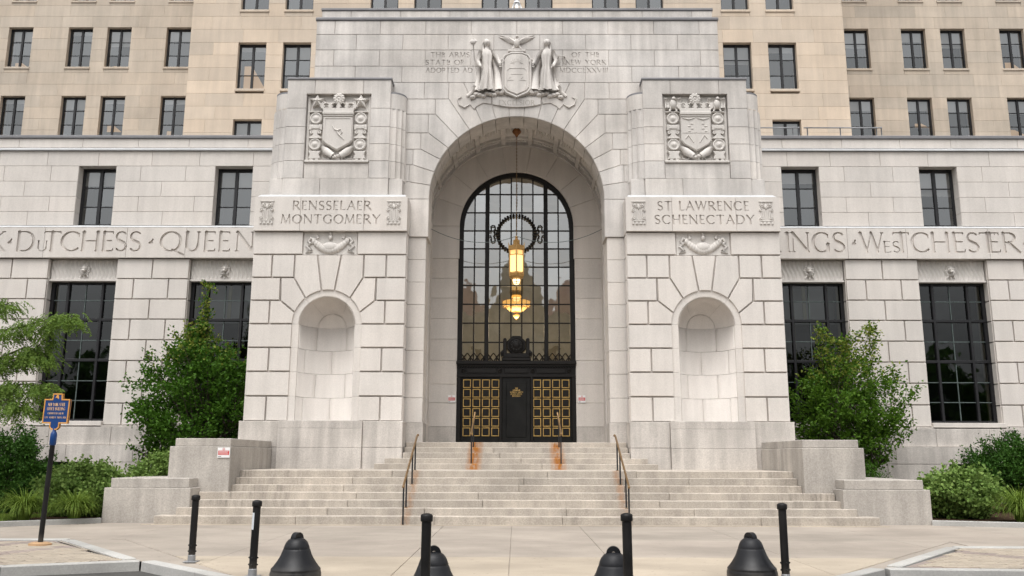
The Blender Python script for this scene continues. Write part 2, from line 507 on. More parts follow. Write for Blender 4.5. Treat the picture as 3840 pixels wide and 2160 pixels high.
M['copper'] = plainmat('rusty_copper', (.22, .09, .03), .5, metal=.3, nz=.3)
M['bark'] = plainmat('bark', (.055, .042, .032), .9, nz=.3, nscale=14, bump=.4)
M['leaf'] = leafmat('leaf_serviceberry', (.026, .082, .008), (.088, .19, .018))
M['leaf_r'] = leafmat('leaf_serviceberry_light', (.034, .095, .009), (.12, .225, .022))
M['leaf_tip'] = leafmat('leaf_yellowing', (.15, .21, .035), (.26, .28, .05))
M['leaf_yew'] = leafmat('leaf_yew', (.018, .06, .008), (.055, .13, .016), trans=.15)
M['leaf_vib'] = leafmat('leaf_viburnum', (.085, .165, .032), (.24, .34, .09), trans=.25)
M['leaf_loc'] = leafmat('leaf_locust', (.075, .145, .026), (.19, .28, .055), trans=.4)
M['grass'] = leafmat('grass_blades', (.08, .15, .022), (.22, .30, .05), trans=.3)
M['far_stone'] = stonemat('opposite_stone', (.62, .57, .47), (.60, .55, .45), speck=.1, stain=.3)
M['far_roof'] = plainmat('opposite_roof', (.24, .14, .115), .7, nz=.2, nscale=.5)
M['far_dark'] = plainmat('opposite_opening', (.03, .03, .035), .3)

# ------------------------------------------------------------------ letters (drawn as strokes, cut into the stone or printed)
TH, TN = .062, .026
def _arc(cx, cy, rx, ry, a0, a1, n=14, tk=TH, tn=TN):
    out = []
    for i in range(n):
        p = R(a0 + (a1 - a0) * i / n); q = R(a0 + (a1 - a0) * (i + 1) / n); m = (p + q) / 2
        out.append((cx + rx * math.cos(p), cy + ry * math.sin(p), cx + rx * math.cos(q), cy + ry * math.sin(q), tn + (tk - tn) * abs(math.cos(m)) ** 1.3))
    return out
def _sf(x, y, h=.085): return [(x - h, y, x + h, y, .02)]
def _glyphs():
    g = {}; o = .03; t = 1 - o
    g['I'] = (.22, [(.11, o, .11, t, TH)] + _sf(.11, o) + _sf(.11, t))
    g['H'] = (.86, [(.11, o, .11, t, TH), (.75, o, .75, t, TH), (.11, .52, .75, .52, TN)] + _sf(.11, o) + _sf(.11, t) + _sf(.75, o) + _sf(.75, t))
    g['E'] = (.56, [(.11, o, .11, t, TH), (.05, o, .52, o, TN), (.05, t, .50, t, TN), (.11, .53, .45, .53, TN), (.52, o, .54, .15, .02), (.50, t, .51, .86, .02)])
    g['F'] = (.54, [(.11, o, .11, t, TH), (.05, t, .50, t, TN), (.11, .53, .45, .53, TN), (.50, t, .51, .86, .02)] + _sf(.11, o))
    g['L'] = (.56, [(.11, o, .11, t, TH), (.05, o, .52, o, TN), (.52, o, .54, .16, .02)] + _sf(.11, t))
    g['T'] = (.80, [(.40, o, .40, t, TH), (.03, t, .77, t, TN), (.03, t, .03, .86, .02), (.77, t, .77, .86, .02)] + _sf(.40, o))
    g['N'] = (.90, [(.10, o, .10, t, TN), (.10, t, .80, o, TH), (.80, o, .80, t, TN)] + _sf(.10, o) + _sf(.80, t) + _sf(.06, t, .06))
    g['M'] = (1.0, [(.06, o, .16, t, TN), (.16, t, .50, o, TH), (.50, o, .84, t, TN), (.84, t, .94, o, TH)] + _sf(.06, o) + _sf(.94, o))
    g['V'] = (.86, [(.06, t, .43, o, TH), (.43, o, .80, t, TN)] + _sf(.06, t) + _sf(.80, t))
    g['W'] = (1.20, [(.06, t, .34, o, TH), (.34, o, .60, t, TN), (.60, t, .86, o, TH), (.86, o, 1.14, t, TN)] + _sf(.06, t) + _sf(1.14, t))
    g['A'] = (.88, [(.07, o, .44, t, TN), (.44, t, .81, o, TH), (.21, .36, .67, .36, TN)] + _sf(.07, o) + _sf(.81, o))
    g['X'] = (.82, [(.08, t, .74, o, TH), (.08, o, .74, t, TN)] + _sf(.08, t) + _sf(.74, t) + _sf(.08, o) + _sf(.74, o))
    g['Y'] = (.82, [(.07, t, .41, .5, TH), (.75, t, .41, .5, TN), (.41, .5, .41, o, TH)] + _sf(.07, t) + _sf(.75, t) + _sf(.41, o))
    g['K'] = (.82, [(.11, o, .11, t, TH), (.72, t, .14, .47, TN), (.28, .58, .76, o, TH)] + _sf(.11, o) + _sf(.11, t) + _sf(.72, t) + _sf(.76, o))
    g['O'] = (1.0, _arc(.5, .5, .44, .47, 0, 360, 26))
    g['Q'] = (1.12, _arc(.5, .5, .44, .47, 0, 360, 26) + [(.58, .10, 1.10, -.16, .04)])
    g['C'] = (.90, _arc(.5, .5, .44, .47, 48, 312, 20) + [(.80, .85, .82, .70, .02)])
    g['G'] = (.92, _arc(.5, .5, .44, .47, 48, 300, 20) + [(.80, .85, .82, .70, .02), (.80, .08, .80, .42, TH)] + _sf(.80, .42))
    g['D'] = (.92, [(.11, o, .11, t, TH), (.05, o, .40, o, TN), (.05, t, .40, t, TN)] + _arc(.40, .5, .44, .47, -90, 90, 14))
    g['P'] = (.64, [(.11, o, .11, t, TH), (.05, t, .30, t, TN), (.11, .46, .30, .46, TN)] + _arc(.30, .715, .27, .255, -90, 90, 10) + _sf(.11, o))
    g['B'] = (.68, [(.11, o, .11, t, TH), (.05, t, .28, t, TN), (.05, o, .30, o, TN), (.11, .53, .30, .53, TN)] + _arc(.28, .75, .24, .22, -90, 90, 10) + _arc(.30, .28, .28, .25, -90, 90, 10))
    g['R'] = (.78, [(.11, o, .11, t, TH), (.05, t, .32, t, TN), (.11, .50, .32, .50, TN), (.32, .50, .74, o, TH)] + _arc(.32, .735, .27, .235, -90, 90, 10) + _sf(.11, o) + _sf(.74, o))
    g['U'] = (.76, [(.11, .34, .11, t, TH), (.65, .34, .65, t, TN + .01)] + _arc(.38, .34, .27, .31, 180, 360, 12) + _sf(.11, t) + _sf(.65, t))
    g['S'] = (.60, _arc(.30, .745, .23, .225, 35, 235, 10, .045, .03) + [(.16, .57, .44, .43, TH)] + _arc(.30, .255, .24, .225, -145, 55, 10, .045, .03))
    g['1'] = (.34, [(.17, o, .17, t, TH), (.17, t, .06, .86, TN)])
    g['2'] = (.6, _arc(.3, .72, .23, .25, 160, -40, 8) + [(.48, .56, .06, o, TN), (.06, o, .56, o, TH)])
    g['8'] = (.6, _arc(.3, .74, .2, .22, 0, 360, 14) + _arc(.3, .27, .24, .24, 0, 360, 14))
    g['9'] = (.6, _arc(.3, .68, .23, .28, 0, 360, 14) + _arc(.25, .5, .28, .47, -70, 20, 8))
    g['.'] = (.26, [(.12, .06, .14, .06, .06)])
    g[','] = (.26, [(.14, .06, .08, -.10, .05)])
    g['*'] = (.5, [(.16, .42, .36, .42, .035), (.27, .44, .36, .60, .035), (.18, .43, .28, .50, .04)])
    return g
GLY = _glyphs()

class Letter:
    def __init__(s, ch, x0, x1, z0, cap, grid=26, bold=1.0):
        w, st = GLY[ch]
        s.sx = (x1 - x0) / w; s.sz = cap; s.x0 = x0; s.z0 = z0; s.st = np.array(st); s.bold = bold
        s.asp = s.sx / s.sz
        lo, hi = -.25, 1.12
        nx = max(6, int(grid * (w + .3) * s.asp)); nz = int(grid * (hi - lo))
        gx = np.linspace(-.15, w + .15, nx); gz = np.linspace(lo, hi, nz)
        X, Z = np.meshgrid(gx, gz); V = s.val_local(X, Z)
        s.segs = []
        for j in range(nz - 1):
            row = V[j:j + 2]
            idx = np.nonzero((row.max(0)[:-1] > 0) | (row.max(0)[1:] > 0))[0]
            for i in idx:
                c = (V[j, i], V[j, i + 1], V[j + 1, i + 1], V[j + 1, i])
                p = ((gx[i], gz[j]), (gx[i + 1], gz[j]), (gx[i + 1], gz[j + 1]), (gx[i], gz[j + 1]))
                cr = []
                for k in range(4):
                    a, b = c[k], c[(k + 1) % 4]
                    if (a > 0) != (b > 0):
                        t = a / (a - b); cr.append((p[k][0] + t * (p[(k + 1) % 4][0] - p[k][0]), p[k][1] + t * (p[(k + 1) % 4][1] - p[k][1])))
                if len(cr) == 2: s.segs.append((s.w(cr[0]), s.w(cr[1])))
                elif len(cr) == 4: s.segs += [(s.w(cr[0]), s.w(cr[1])), (s.w(cr[2]), s.w(cr[3]))]
        s.bb = (x0 - .15 * s.sx, x0 + (w + .15) * s.sx, z0 + lo * cap, z0 + hi * cap)
    def w(s, p): return (s.x0 + p[0] * s.sx, s.z0 + p[1] * s.sz)
    def val_local(s, X, Z):
        best = np.full(X.shape, -9.0); k = s.asp
        for x0, y0, x1, y1, h in s.st:
            dx, dy = (x1 - x0) * k, y1 - y0; L = dx * dx + dy * dy + 1e-9
            px, py = (X - x0) * k, Z - y0
            t = np.clip((px * dx + py * dy) / L, 0, 1)
            best = np.maximum(best, h * s.bold - np.hypot(px - t * dx, py - t * dy))
        return best
    def val(s, x, z): return s.val_local((x - s.x0) / s.sx, (z - s.z0) / s.sz)

def text(s, x0, x1, z0, cap, grid=16, bold=1.0, track=.16):
    """letters of a line set between x0 and x1"""
    ws = [(.42 if c == ' ' else GLY[c][0]) for c in s]
    tot = sum(ws) + track * (len(s) - 1); k = (x1 - x0) / tot; x = x0; out = []
    for c, w in zip(s, ws):
        if c != ' ': out.append(Letter(c, x, x + w * k, z0, cap, grid, bold))
        x += (w + track) * k
    return out

def letter_mesh(rc, letters):
    """triangulate a rectangle with letters; returns verts and flags"""
    x0, x1, z0, z1 = rc
    vs_ = [Vector((x0, z0)), Vector((x1, z0)), Vector((x1, z1)), Vector((x0, z1))]
    ed = [(0, 1), (1, 2), (2, 3), (3, 0)]
    key = {}
    def vi(p):
        q = (round(p[0], 5), round(p[1], 5))
        if q not in key: key[q] = len(vs_); vs_.append(Vector(q))
        return key[q]
    for L in letters:
        for a, b in L.segs:
            i, j = vi(a), vi(b)
            if i != j: ed.append((i, j))
    o = delaunay_2d_cdt(vs_, ed, [], 0, 1e-5)
    V = np.array([(p[0], p[1]) for p in o[0]]); T = np.array([t for t in o[2] if len(t) == 3])
    C = V[T].mean(1)
    inr = (C[:, 0] > x0) & (C[:, 0] < x1) & (C[:, 1] > z0) & (C[:, 1] < z1)
    T = T[inr]; C = C[inr]
    lv = np.full(len(C), -9.0)
    for L in letters: lv = np.maximum(lv, L.val(C[:, 0], C[:, 1]))
    return V, T, lv > 0

def engraved(parent, name, x0, x1, z0, z1, yf, yb, mat, letters, depth=.03, gap=.014, jd=.03):
    """a stone with letters cut into its face"""
    ls = [L for L in letters if L.bb[1] > x0 and L.bb[0] < x1 and L.bb[3] > z0 and L.bb[2] < z1]
    if not ls: return stone(parent, name, rect(x0, x1, z0, z1), yf, yb, mat, gap, jd)
    g = gap / 2; rc = (x0 + g, x1 - g, z0 + g, z1 - g)
    V, T, ins = letter_mesh(rc, ls)
    v = [(p[0], yf, p[1]) for p in V] + [(p[0], yf + depth, p[1]) for p in V]; n = len(V); f = []
    em = {}
    for t, q in zip(T, ins):
        a = [int(i) for i in t]
        f.append(tuple(i + n for i in a) if q else tuple(a))
        for k in range(3): em.setdefault(tuple(sorted((a[k], a[(k + 1) % 3]))), []).append(bool(q))
    for (a, b), q in em.items():
        if len(q) == 2 and q[0] != q[1]: f.append((a, b, b + n, a + n))
    b = len(v); P = rect(*rc); Q = rect(x0, x1, z0, z1)
    v += [(x, yf, z) for x, z in P] + [(x, yb, z) for x, z in P] + [(x, yf + jd, z) for x, z in P] + [(x, yf + jd, z) for x, z in Q]
    for i in range(4):
        j = (i + 1) % 4
        f += [(b + i, b + j, b + 4 + j, b + 4 + i), (b + 8 + i, b + 8 + j, b + 12 + j, b + 12 + i)]
    return mk(name, v, f, mat, parent)

def printed(parent, name, letters, y, mat):
    """flat lettering on a plate facing the camera"""
    v = []; f = []
    for L in letters:
        V, T, ins = letter_mesh(L.bb, [L]); b = len(v)
        v += [(p[0], y, p[1]) for p in V]
        f += [tuple(int(i) + b for i in t) for t, q in zip(T, ins) if q]
    return tag(mk(name, v, f, mat, parent), kind='stuff')

# ================================================================== GROUND
def clip_convex(poly, clip):
    """cut a polygon with a convex counter-clockwise one"""
    out = poly
    for i in range(len(clip)):
        a, b = clip[i], clip[(i + 1) % len(clip)]; src = out; out = []
        if not src: break
        def side(p): return (b[0] - a[0]) * (p[1] - a[1]) - (b[1] - a[1]) * (p[0] - a[0])
        for k in range(len(src)):
            p, q = src[k], src[(k + 1) % len(src)]; sp, sq = side(p), side(q)
            if sp >= 0: out.append(p)
            if (sp >= 0) != (sq >= 0):
                t = sp / (sp - sq); out.append((p[0] + t * (q[0] - p[0]), p[1] + t * (q[1] - p[1])))
    return out

tag(mk('ground', [(-400, -400, -.14), (400, -400, -.14), (400, 400, -.14), (-400, 400, -.14)], [(0, 1, 2, 3)], M['asphalt']), kind='structure')

_pv = [(-30, 17.4), (30, 17.4), (30, 32), (-30, 32), (-9.0, 17.4), (-6.2, 14.12), (-5.82, 13.99), (-3.26, 11.53), (-1.52, 9.06), (1.7, 9.06), (3.56, 11.40), (5.36, 13.30), (5.85, 13.62), (8.85, 17.4)]
pave = tag(mk('pavement', [(x, y, -.012) for x, y in _pv] + [(7.6, 16.0, -.016), (9.2, 16.5, -.016), (9.2, 17.6, -.016), (7.6, 17.6, -.016)],
              [(0, 1, 2, 3), tuple(range(4, 14)), (14, 15, 16, 17)], M['concrete']), kind='structure')
FAN = [(-8.9, 17.6), (-5.95, 14.05), (-3.3, 11.55), (-1.5, 9.1), (1.7, 9.1), (3.6, 11.45), (5.6, 13.5), (8.35, 16.75), (8.5, 17.6)]
def slab(poly, mat):
    if len(poly) < 3: return
    P1 = inset(poly, .004); P2 = inset(poly, .010)
    n = len(poly)
    v = [(x, y, 0.0) for x, y in P2] + [(x, y, -.006) for x, y in P1] + [(x, y, -.02) for x, y in P1]
    f = [tuple(range(n))]
    for i in range(n):
        j = (i + 1) % n; f += [(i, j, n + j, n + i), (n + i, n + j, 2 * n + j, 2 * n + i)]
    mk('slab', v, f, mat, pave)
XJ = [-24, -20.4, -17.3, -14.2, -11.1, -8.0, -4.8, -1.72, -.1, 1.5, 4.44, 7.5, 10.6, 13.7, 16.8, 20.2, 24]
for a, b in zip(XJ[:-1], XJ[1:]):
    slab([(a, 17.6), (b, 17.6), (b, 21.95), (a, 21.95)], M['concrete'])
    slab(clip_convex([(a, 14.65), (b, 14.65), (b, 17.6), (a, 17.6)], FAN), M['concrete'])
    slab(clip_convex([(a, 9.0), (b, 9.0), (b, 14.65), (a, 14.65)], FAN), M['concrete_light'])

slab([(8.45, 16.72), (24, 16.85), (24, 17.6), (8.5, 17.6)], M['concrete'])
# kerbs: granite stones laid along lines
kerb = tag(thing('kerb', None, None, (0, 0, 0)), kind='structure')
def kerb_run(pts, w, z0, z1, n_each, side=1):
    for (ax, ay), (bx, by) in zip(pts[:-1], pts[1:]):
        L = math.hypot(bx - ax, by - ay); ux, uy = (bx - ax) / L, (by - ay) / L; nx, ny = -uy * side, ux * side
        k = max(1, round(L / n_each))
        for i in range(k):
            t0, t1 = L * i / k + .006, L * (i + 1) / k - .006
            q = [(ax + ux * t0, ay + uy * t0), (ax + ux * t1, ay + uy * t1), (ax + ux * t1 + nx * w, ay + uy * t1 + ny * w), (ax + ux * t0 + nx * w, ay + uy * t0 + ny * w)]
            if (q[1][0] - q[0][0]) * (q[2][1] - q[0][1]) - (q[1][1] - q[0][1]) * (q[2][0] - q[0][0]) < 0: q.reverse()
            p = inset(q, .012); n = 4
            v = [(x, y, z1) for x, y in p] + [(x, y, z1 - .012) for x, y in q] + [(x, y, z0) for x, y in q]
            f = [(0, 1, 2, 3)]
            for a in range(4):
                b = (a + 1) % 4; f += [(a, b, 4 + b, 4 + a), (4 + a, 4 + b, 8 + b, 8 + a)]
            mk('kerb_stone', v, f, M['kerb'], kerb)
kerb_run([(-24.0, 12.95), (-7.55, 13.12), (-5.82, 13.86)], .21, -.16, .010, 2.0)                 # road edge, left
kerb_run([(-5.80, 13.86), (-3.25, 11.40), (-1.55, 8.95), (1.75, 8.95), (3.62, 11.32), (5.42, 13.22)], .21, -.16, .007, 1.6)
kerb_run([(5.46, 13.16), (7.4, 13.05), (24.0, 12.9)], .21, -.16, .010, 2.0)
kerb_run([(-24.0, 17.15), (-8.75, 17.25)], .26, -.1, .013, 2.2)                                   # flush bands round the paved islands
kerb_run([(-8.75, 17.2), (-6.20, 14.10)], .21, -.1, .013, 1.6, 1)
kerb_run([(8.05, 16.28), (24.0, 16.4)], .28, -.1, .013, 2.2)
kerb_run([(8.05, 16.30), (5.78, 13.50)], .21, -.1, .013, 1.5, -1)
kerb_run([(-24.0, 19.0), (-12.4, 20.0), (-10.12, 21.66)], .16, -.1, .12, 2.2)                        # edge of the planting beds
kerb_run([(10.10, 21.65), (12.4, 20.85), (24, 19.6)], .16, -.1, .12, 2.2)

# brick-paved islands
def island(poly_all, poly_vis, seed, band):
    isl = tag(mk('brick_paving', [(x, y, -.008) for x, y in poly_all], [tuple(range(len(poly_all)))], M['paver_dark']), kind='structure')
    rnd = random.Random(seed); bw, bh = .205, .102
    m0 = MB(); m0.cbox(-bw / 2 + .003, bw / 2 - .003, -bh / 2 + .003, bh / 2 - .003, -.02, .004, .005)
    me = {}
    for k in ('paver', 'paver_dark'):
        o = m0.build('paver_brick', M[k], isl); me[k] = o.data; bpy.data.objects.remove(o)
    xs = [p[0] for p in poly_vis]; ys = [p[1] for p in poly_vis]; cnt = 0
    r = 0; y = min(ys)
    while y < max(ys):
        x = min(xs) + (bw / 2 if r % 2 else 0)
        while x < max(xs):
            ins = all((poly_vis[(i + 1) % len(poly_vis)][0] - poly_vis[i][0]) * (y - poly_vis[i][1]) - (poly_vis[(i + 1) % len(poly_vis)][1] - poly_vis[i][1]) * (x - poly_vis[i][0]) > .0 for i in range(len(poly_vis)))
            if ins and cnt < 298:
                o = bpy.data.objects.new('paver_brick', me['paver_dark' if band(x, y) else 'paver']); COL.objects.link(o); o.parent = isl
                o.location = (x, y, rnd.uniform(-.003, .003)); o.rotation_euler = (rnd.uniform(-.012, .012), rnd.uniform(-.01, .01), rnd.uniform(-.015, .015)); cnt += 1
            x += bw
        y += bh; r += 1
    return isl
island([(-24, 13.2), (-7.5, 13.34), (-6.25, 14.0), (-8.9, 17.2), (-24, 17.12)], [(-9.9, 16.95), (-7.72, 13.42), (-7.4, 13.40), (-6.30, 14.12), (-8.85, 17.05)], 4, lambda x, y: abs((x + 8.2) * .62 - (y - 15.4) * .3 + .12) < .13 or abs((x + 8.2) * .62 - (y - 15.4) * .3 + 1.05) < .13)
island([(24, 13.1), (24, 16.36), (8.1, 16.22), (5.85, 13.55), (7.4, 13.28)], [(6.1, 13.6), (7.5, 13.34), (9.35, 16.25), (8.1, 16.2)], 5, lambda x, y: abs((x - 8.0) * .62 + (y - 15.3) * .35) < .14)

# planting beds
for nm, pts in (('planting_bed', [(-30, 18.6), (-12.4, 20.14), (-10.2, 21.74), (-10.2, 24.9), (-8.3, 24.9), (-8.3, 30.1), (-30, 30.1)]), ('planting_bed', [(30, 19.2), (30, 30.1), (8.3, 30.1), (8.3, 24.9), (10.2, 24.9), (10.2, 21.76), (12.4, 20.98)])):
    s_ = -1 if pts[0][0] < 0 else 1
    q = [(s_ * 8.3, 24.9), (s_ * 30, 24.9), (s_ * 30, 30.1), (s_ * 8.3, 30.1)]; p = [pts[0], (s_ * 30, 24.9), (s_ * 10.2, 24.9), (s_ * 10.2, 21.75), (s_ * 12.4, 20.14 if s_ < 0 else 20.98)]
    tag(mk(nm, [(x, y, .085) for x, y in p + q], [(0, 1, 2, 4), (4, 2, 3), (5, 6, 7, 8)], M['soil']), kind='structure')

# ================================================================== ENTRANCE PAVILION
pav = thing('entrance_pavilion', 'pale granite entrance pavilion with a tall round arch, two niches and carved shields', 'building', (0, 27.0, 1.25))
pav.location = (0, 0, 0)
YP, YB, YU, YA, YR, YW = 26.4, 26.3, 26.55, 27.05, 28.1, 30.4
ZC = [8.61, 7.86, 7.12, 6.39, 5.65, 4.91, 4.17, 3.42, 2.66]
XI, XO = 3.46, 8.33
XCEN = (XI + XO) / 2; HW = (XO - XI) / 2
g_, up_, lo_, cv_ = M['granite'], M['granite_up'], M['granite_low'], M['carving']

def arc_pts(r, a0, a1, n, cx=0.0, cz=0.0):
    return [(cx + r * math.cos(R(a0 + (a1 - a0) * i / n)), cz + r * math.sin(R(a0 + (a1 - a0) * i / n))) for i in range(n + 1)]

RUST = dict(gap=.052, jd=.095, bev=.007)
def rust(poly): stone(pav, 'granite_block', poly, YP, YP + .6, g_, **RUST)

def pylon(s):
    xc = s * XCEN; zc = ZC[4]; rn, ro = .865, 1.06
    for m in (-1, 1):
        def P(pts): return [(xc + m * u, z) for u, z in (pts if m > 0 else pts[::-1])]
        def rr(u0, u1, k): rust(P([(u0, ZC[k + 1]), (u1, ZC[k + 1]), (u1, ZC[k]), (u0, ZC[k])]))
        rr(.85, HW, 0)
        rr(1.80, HW, 1); rr(1.09, 1.80, 1)
        rr(1.50, HW, 2)
        rr(1.80, HW, 3)
        rr(ro, HW, 4); rr(1.74, HW, 5); rr(ro, 1.74, 5); rr(ro, HW, 6); rr(1.74, HW, 7); rr(ro, 1.74, 7)
        a1 = math.degrees(math.acos(.20 / ro)); a2 = math.degrees(math.acos(.69 / ro)); a3 = math.degrees(math.acos(1.0 / ro))
        rust(P(arc_pts(ro, a1, a2, 4, 0, zc) + [(1.09, ZC[2]), (1.09, ZC[1]), (.38, ZC[1])]))
        rust(P(arc_pts(ro, a2, a3, 4, 0, zc) + [(1.48, ZC[3]), (1.50, ZC[2]), (1.09, ZC[2])]))
        rust(P(arc_pts(ro, a3, 0, 3, 0, zc) + [(1.80, ZC[4]), (1.80, ZC[3]), (1.48, ZC[3])]))
        # smooth surround of the niche
        for k in range(4, 8):
            stone(pav, 'niche_surround_stone', P([(rn, ZC[k + 1]), (ro + .03, ZC[k + 1]), (ro + .03, ZC[k]), (rn, ZC[k])]), YP + .05, YP + .5, g_, gap=.006, jd=.02, bev=.003)
    a1 = math.degrees(math.acos(.20 / ro))
    rust([(xc + x, z) for x, z in arc_pts(ro, 180 - a1, a1, 5, 0, zc)] + [(xc + .38, ZC[1]), (xc - .38, ZC[1])])
    for a, b in ((0, 49), (49, 131), (131, 180)):
        m = MB(); m.arcbox(xc, zc, rn, ro + .03, a + .15, b - .15, YP + .05, YP + .5, 10); m.build('niche_surround_stone', g_, pav)
    # the niche itself: curved stones
    yc = YP + .12
    for k in range(4, 8):
        cuts = [0, 58, 122, 180] if k % 2 == 0 else [0, 30, 90, 150, 180]
        for a, b in zip(cuts[:-1], cuts[1:]):
            v = []; f = []; n = 6; g = .32
            for i in range(n + 1):
                t = R(a + g + (b - a - 2 * g) * i / n)
                for z in (ZC[k + 1] + .0045, ZC[k] - .0045):
                    v.append((xc + rn * math.cos(t), yc + rn * math.sin(t), z)); v.append((xc + (rn + .03) * math.cos(t), yc + (rn + .03) * math.sin(t), z))
            for i in range(n):
                c = 4 * i
                f += [(c, c + 2, c + 6, c + 4), (c, c + 1, c + 5, c + 4), (c + 2, c + 3, c + 7, c + 6)]
            f += [(0, 1, 3, 2), (4 * n, 4 * n + 2, 4 * n + 3, 4 * n + 1)]
            mk('niche_stone', v, f, M['granite_smooth'], pav, True)
    m = MB(); m.lathe([(rn + .03, ZC[8]), (rn + .03, ZC[4])], (xc, yc, 0), 24, 'z', 0, PI); m.build('niche_backing', lo_, pav, True)
    # half dome: a small half disc at the back and three wedge stones round it
    def dome(t0, t1, p0, p1):
        v = []; f = []; n, q = 8, 8
        for i in range(n + 1):
            th = R(t0 + (t1 - t0) * i / n)          # angle from the back axis
            for j in range(q + 1):
                ph = R(p0 + (p1 - p0) * j / q)
                v.append((xc + rn * math.sin(th) * math.cos(ph), yc + rn * math.cos(th), zc + rn * math.sin(th) * math.sin(ph)))
        for i in range(n):
            for j in range(q):
                f.append((i * (q + 1) + j, i * (q + 1) + j + 1, (i + 1) * (q + 1) + j + 1, (i + 1) * (q + 1) + j))
        mk('niche_dome_stone', v, f, M['granite_smooth'], pav, True)
    dome(.01, 31, 0, 180)
    for a, b in ((.5, 51.7), (52.7, 127.3), (128.3, 179.5)): dome(32.0, 98, a, b)
    v = [(xc + (rn + .03) * math.sin(R(t)) * math.cos(R(p)), yc + (rn + .03) * math.cos(R(t)), zc + (rn + .03) * math.sin(R(t)) * math.sin(R(p))) for t in range(0, 98, 8) for p in range(0, 181, 12)]
    f = [(i * 16 + j, i * 16 + j + 1, i * 16 + j + 17, i * 16 + j + 16) for i in range(12) for j in range(15)]
    mk('niche_backing', v, f, lo_, pav, True)
    # plinth
    for m in (-1, 1):
        def Q(u0, u1, z0, z1): return rect(*sorted((xc + m * u0, xc + m * u1)), z0, z1)
        stone(pav, 'plinth_stone', Q(1.27, HW + .04, 1.88, ZC[8]), 26.2, 27.2, lo_); stone(pav, 'plinth_stone', Q(1.27, HW + .04, 1.15, 1.88), 26.2, 27.2, lo_)
    stone(pav, 'niche_pedestal', rect(xc - 1.27, xc + 1.27, 2.44, ZC[8] + .012), 26.14, 27.2, lo_, gap=.008)
    stone(pav, 'niche_pedestal', rect(xc - 1.27, xc + 1.27, 1.87, 2.44), 26.12, 27.2, lo_, gap=.01)
    stone(pav, 'niche_pedestal', rect(xc - 1.27, xc + 1.27, 1.15, 1.87), 26.10, 27.2, lo_, gap=.01)
    bbox(pav, 'plinth_cap', xc - HW - .04, xc + HW + .04, 26.205, 27.2, ZC[8] - .04, ZC[8] - .004, lo_, .006)
    # inscribed block
    if s < 0: tx = text('RENSSELAER', xc - 1.22, xc + 1.28, 9.29, .30, bold=1.4) + text('MONTGOMERY', xc - 1.57, xc + 1.58, 8.845, .295, bold=1.4)
    else: tx = text('ST LAWRENCE', xc - 1.43, xc + 1.47, 9.29, .30, bold=1.4) + text('SCHENECTADY', xc - 1.53, xc + 1.62, 8.845, .295, bold=1.4)
    for u0, u1 in ((-HW, -.97), (-.97, 1.05), (1.05, HW)):
        engraved(pav, 'inscription_stone', xc + u0, xc + u1, ZC[0], 9.74, YB, YP + .62, g_, tx, depth=.05)
    for u in (-2.03, 2.0):                          # small carved panels at both ends
        m = MB(); x = xc + u
        m.cbox(x - .22, x + .22, YB - .035, YB + .01, 9.555, 9.60, .006); m.cbox(x - .20, x + .20, YB - .03, YB + .01, 8.925, 8.965, .006)
        for q in (-1, 1):
            for dz, r0, dx in ((9.47, .085, .12), (9.29, .06, .17), (9.02, .06, .17), (9.40, .05, .05)):
                m.lathe([(0, .05), (r0 * .4, .045), (r0 * .55, .02), (r0 * .8, .04), (r0, .0)], (x + q * dx, YB, dz), 12, 'y')
            for dx in (.04, .09, .14): m.cbox(x + q * dx - .016, x + q * dx + .016, YB - .03, YB + .01, 8.97, 9.34 - dx * .5, .006)
            for dx, w_ in ((.18, .03), (.06, .04)): m.cbox(x + q * dx - w_, x + q * dx + w_, YB - .035, YB + .01, 8.83, 8.915, .008)
        m.sphere((x, YB - .01, 9.40), (.05, .04, .09), 8, 6); m.box(x - .21, x + .21, YB - .006, YB + .01, 8.82, 9.60)
        m.build('carved_end_panel', cv_, pav)
    m = MB(); m.add([(xc - HW + .06, YB + .03, 9.735), (xc + HW - .06, YB + .03, 9.735), (xc + HW - .12, YU + .0, 9.87), (xc - HW + .12, YU + .0, 9.87),
                    (xc - HW + .06, YA + .1, 9.735), (xc + HW - .06, YA + .1, 9.735), (xc + HW - .12, YA + .1, 9.87), (xc - HW + .12, YA + .1, 9.87)],
                   [(0, 1, 2, 3), (0, 3, 7, 4), (1, 5, 6, 2), (3, 2, 6, 7)]); m.build('ledge_flashing', M['ledge'], pav)
    # carved garland in the top course
    stone(pav, 'garland_panel', rect(xc - .85, xc + .85, ZC[1], ZC[0]), YP + .06, YP + .5, cv_, gap=.01)
    gl = MB()
    for i in range(15):
        t = -1 + 2 * i / 14; gl.sphere((xc + .52 * t, YP + .05, 8.02 + .28 * abs(t) ** 2.0), (.085 + .05 * (1 - abs(t)), .075, .11 + .03 * (1 - abs(t))), 8, 6)
    gl.sphere((xc, YP + .04, 8.12), (.26, .08, .16), 12, 8)
    for q in (-1, 1):
        gl.tube([(xc + q * .50, YP + .05, 8.34), (xc + q * .62, YP + .04, 8.40), (xc + q * .70, YP + .05, 8.30), (xc + q * .62, YP + .04, 8.22)], [.045, .05, .05, .03], 7)
        gl.tube([(xc + q * .60, YP + .05, 8.24), (xc + q * .74, YP + .04, 8.14), (xc + q * .60, YP + .04, 8.02), (xc + q * .74, YP + .04, 7.95), (xc + q * .56, YP + .05, 7.98)], [.04, .05, .05, .05, .03], 7)
        gl.tube([(xc + q * .40, YP + .05, 8.40), (xc + q * .46, YP + .04, 8.52)], [.05, .02], 6)
    gl.sphere((xc, YP + .03, 8.42), (.07, .06, .085), 10, 7); gl.sphere((xc, YP + .03, 8.54), (.05, .05, .06), 8, 6)
    gl.build('carved_garland', cv_, pav, True)

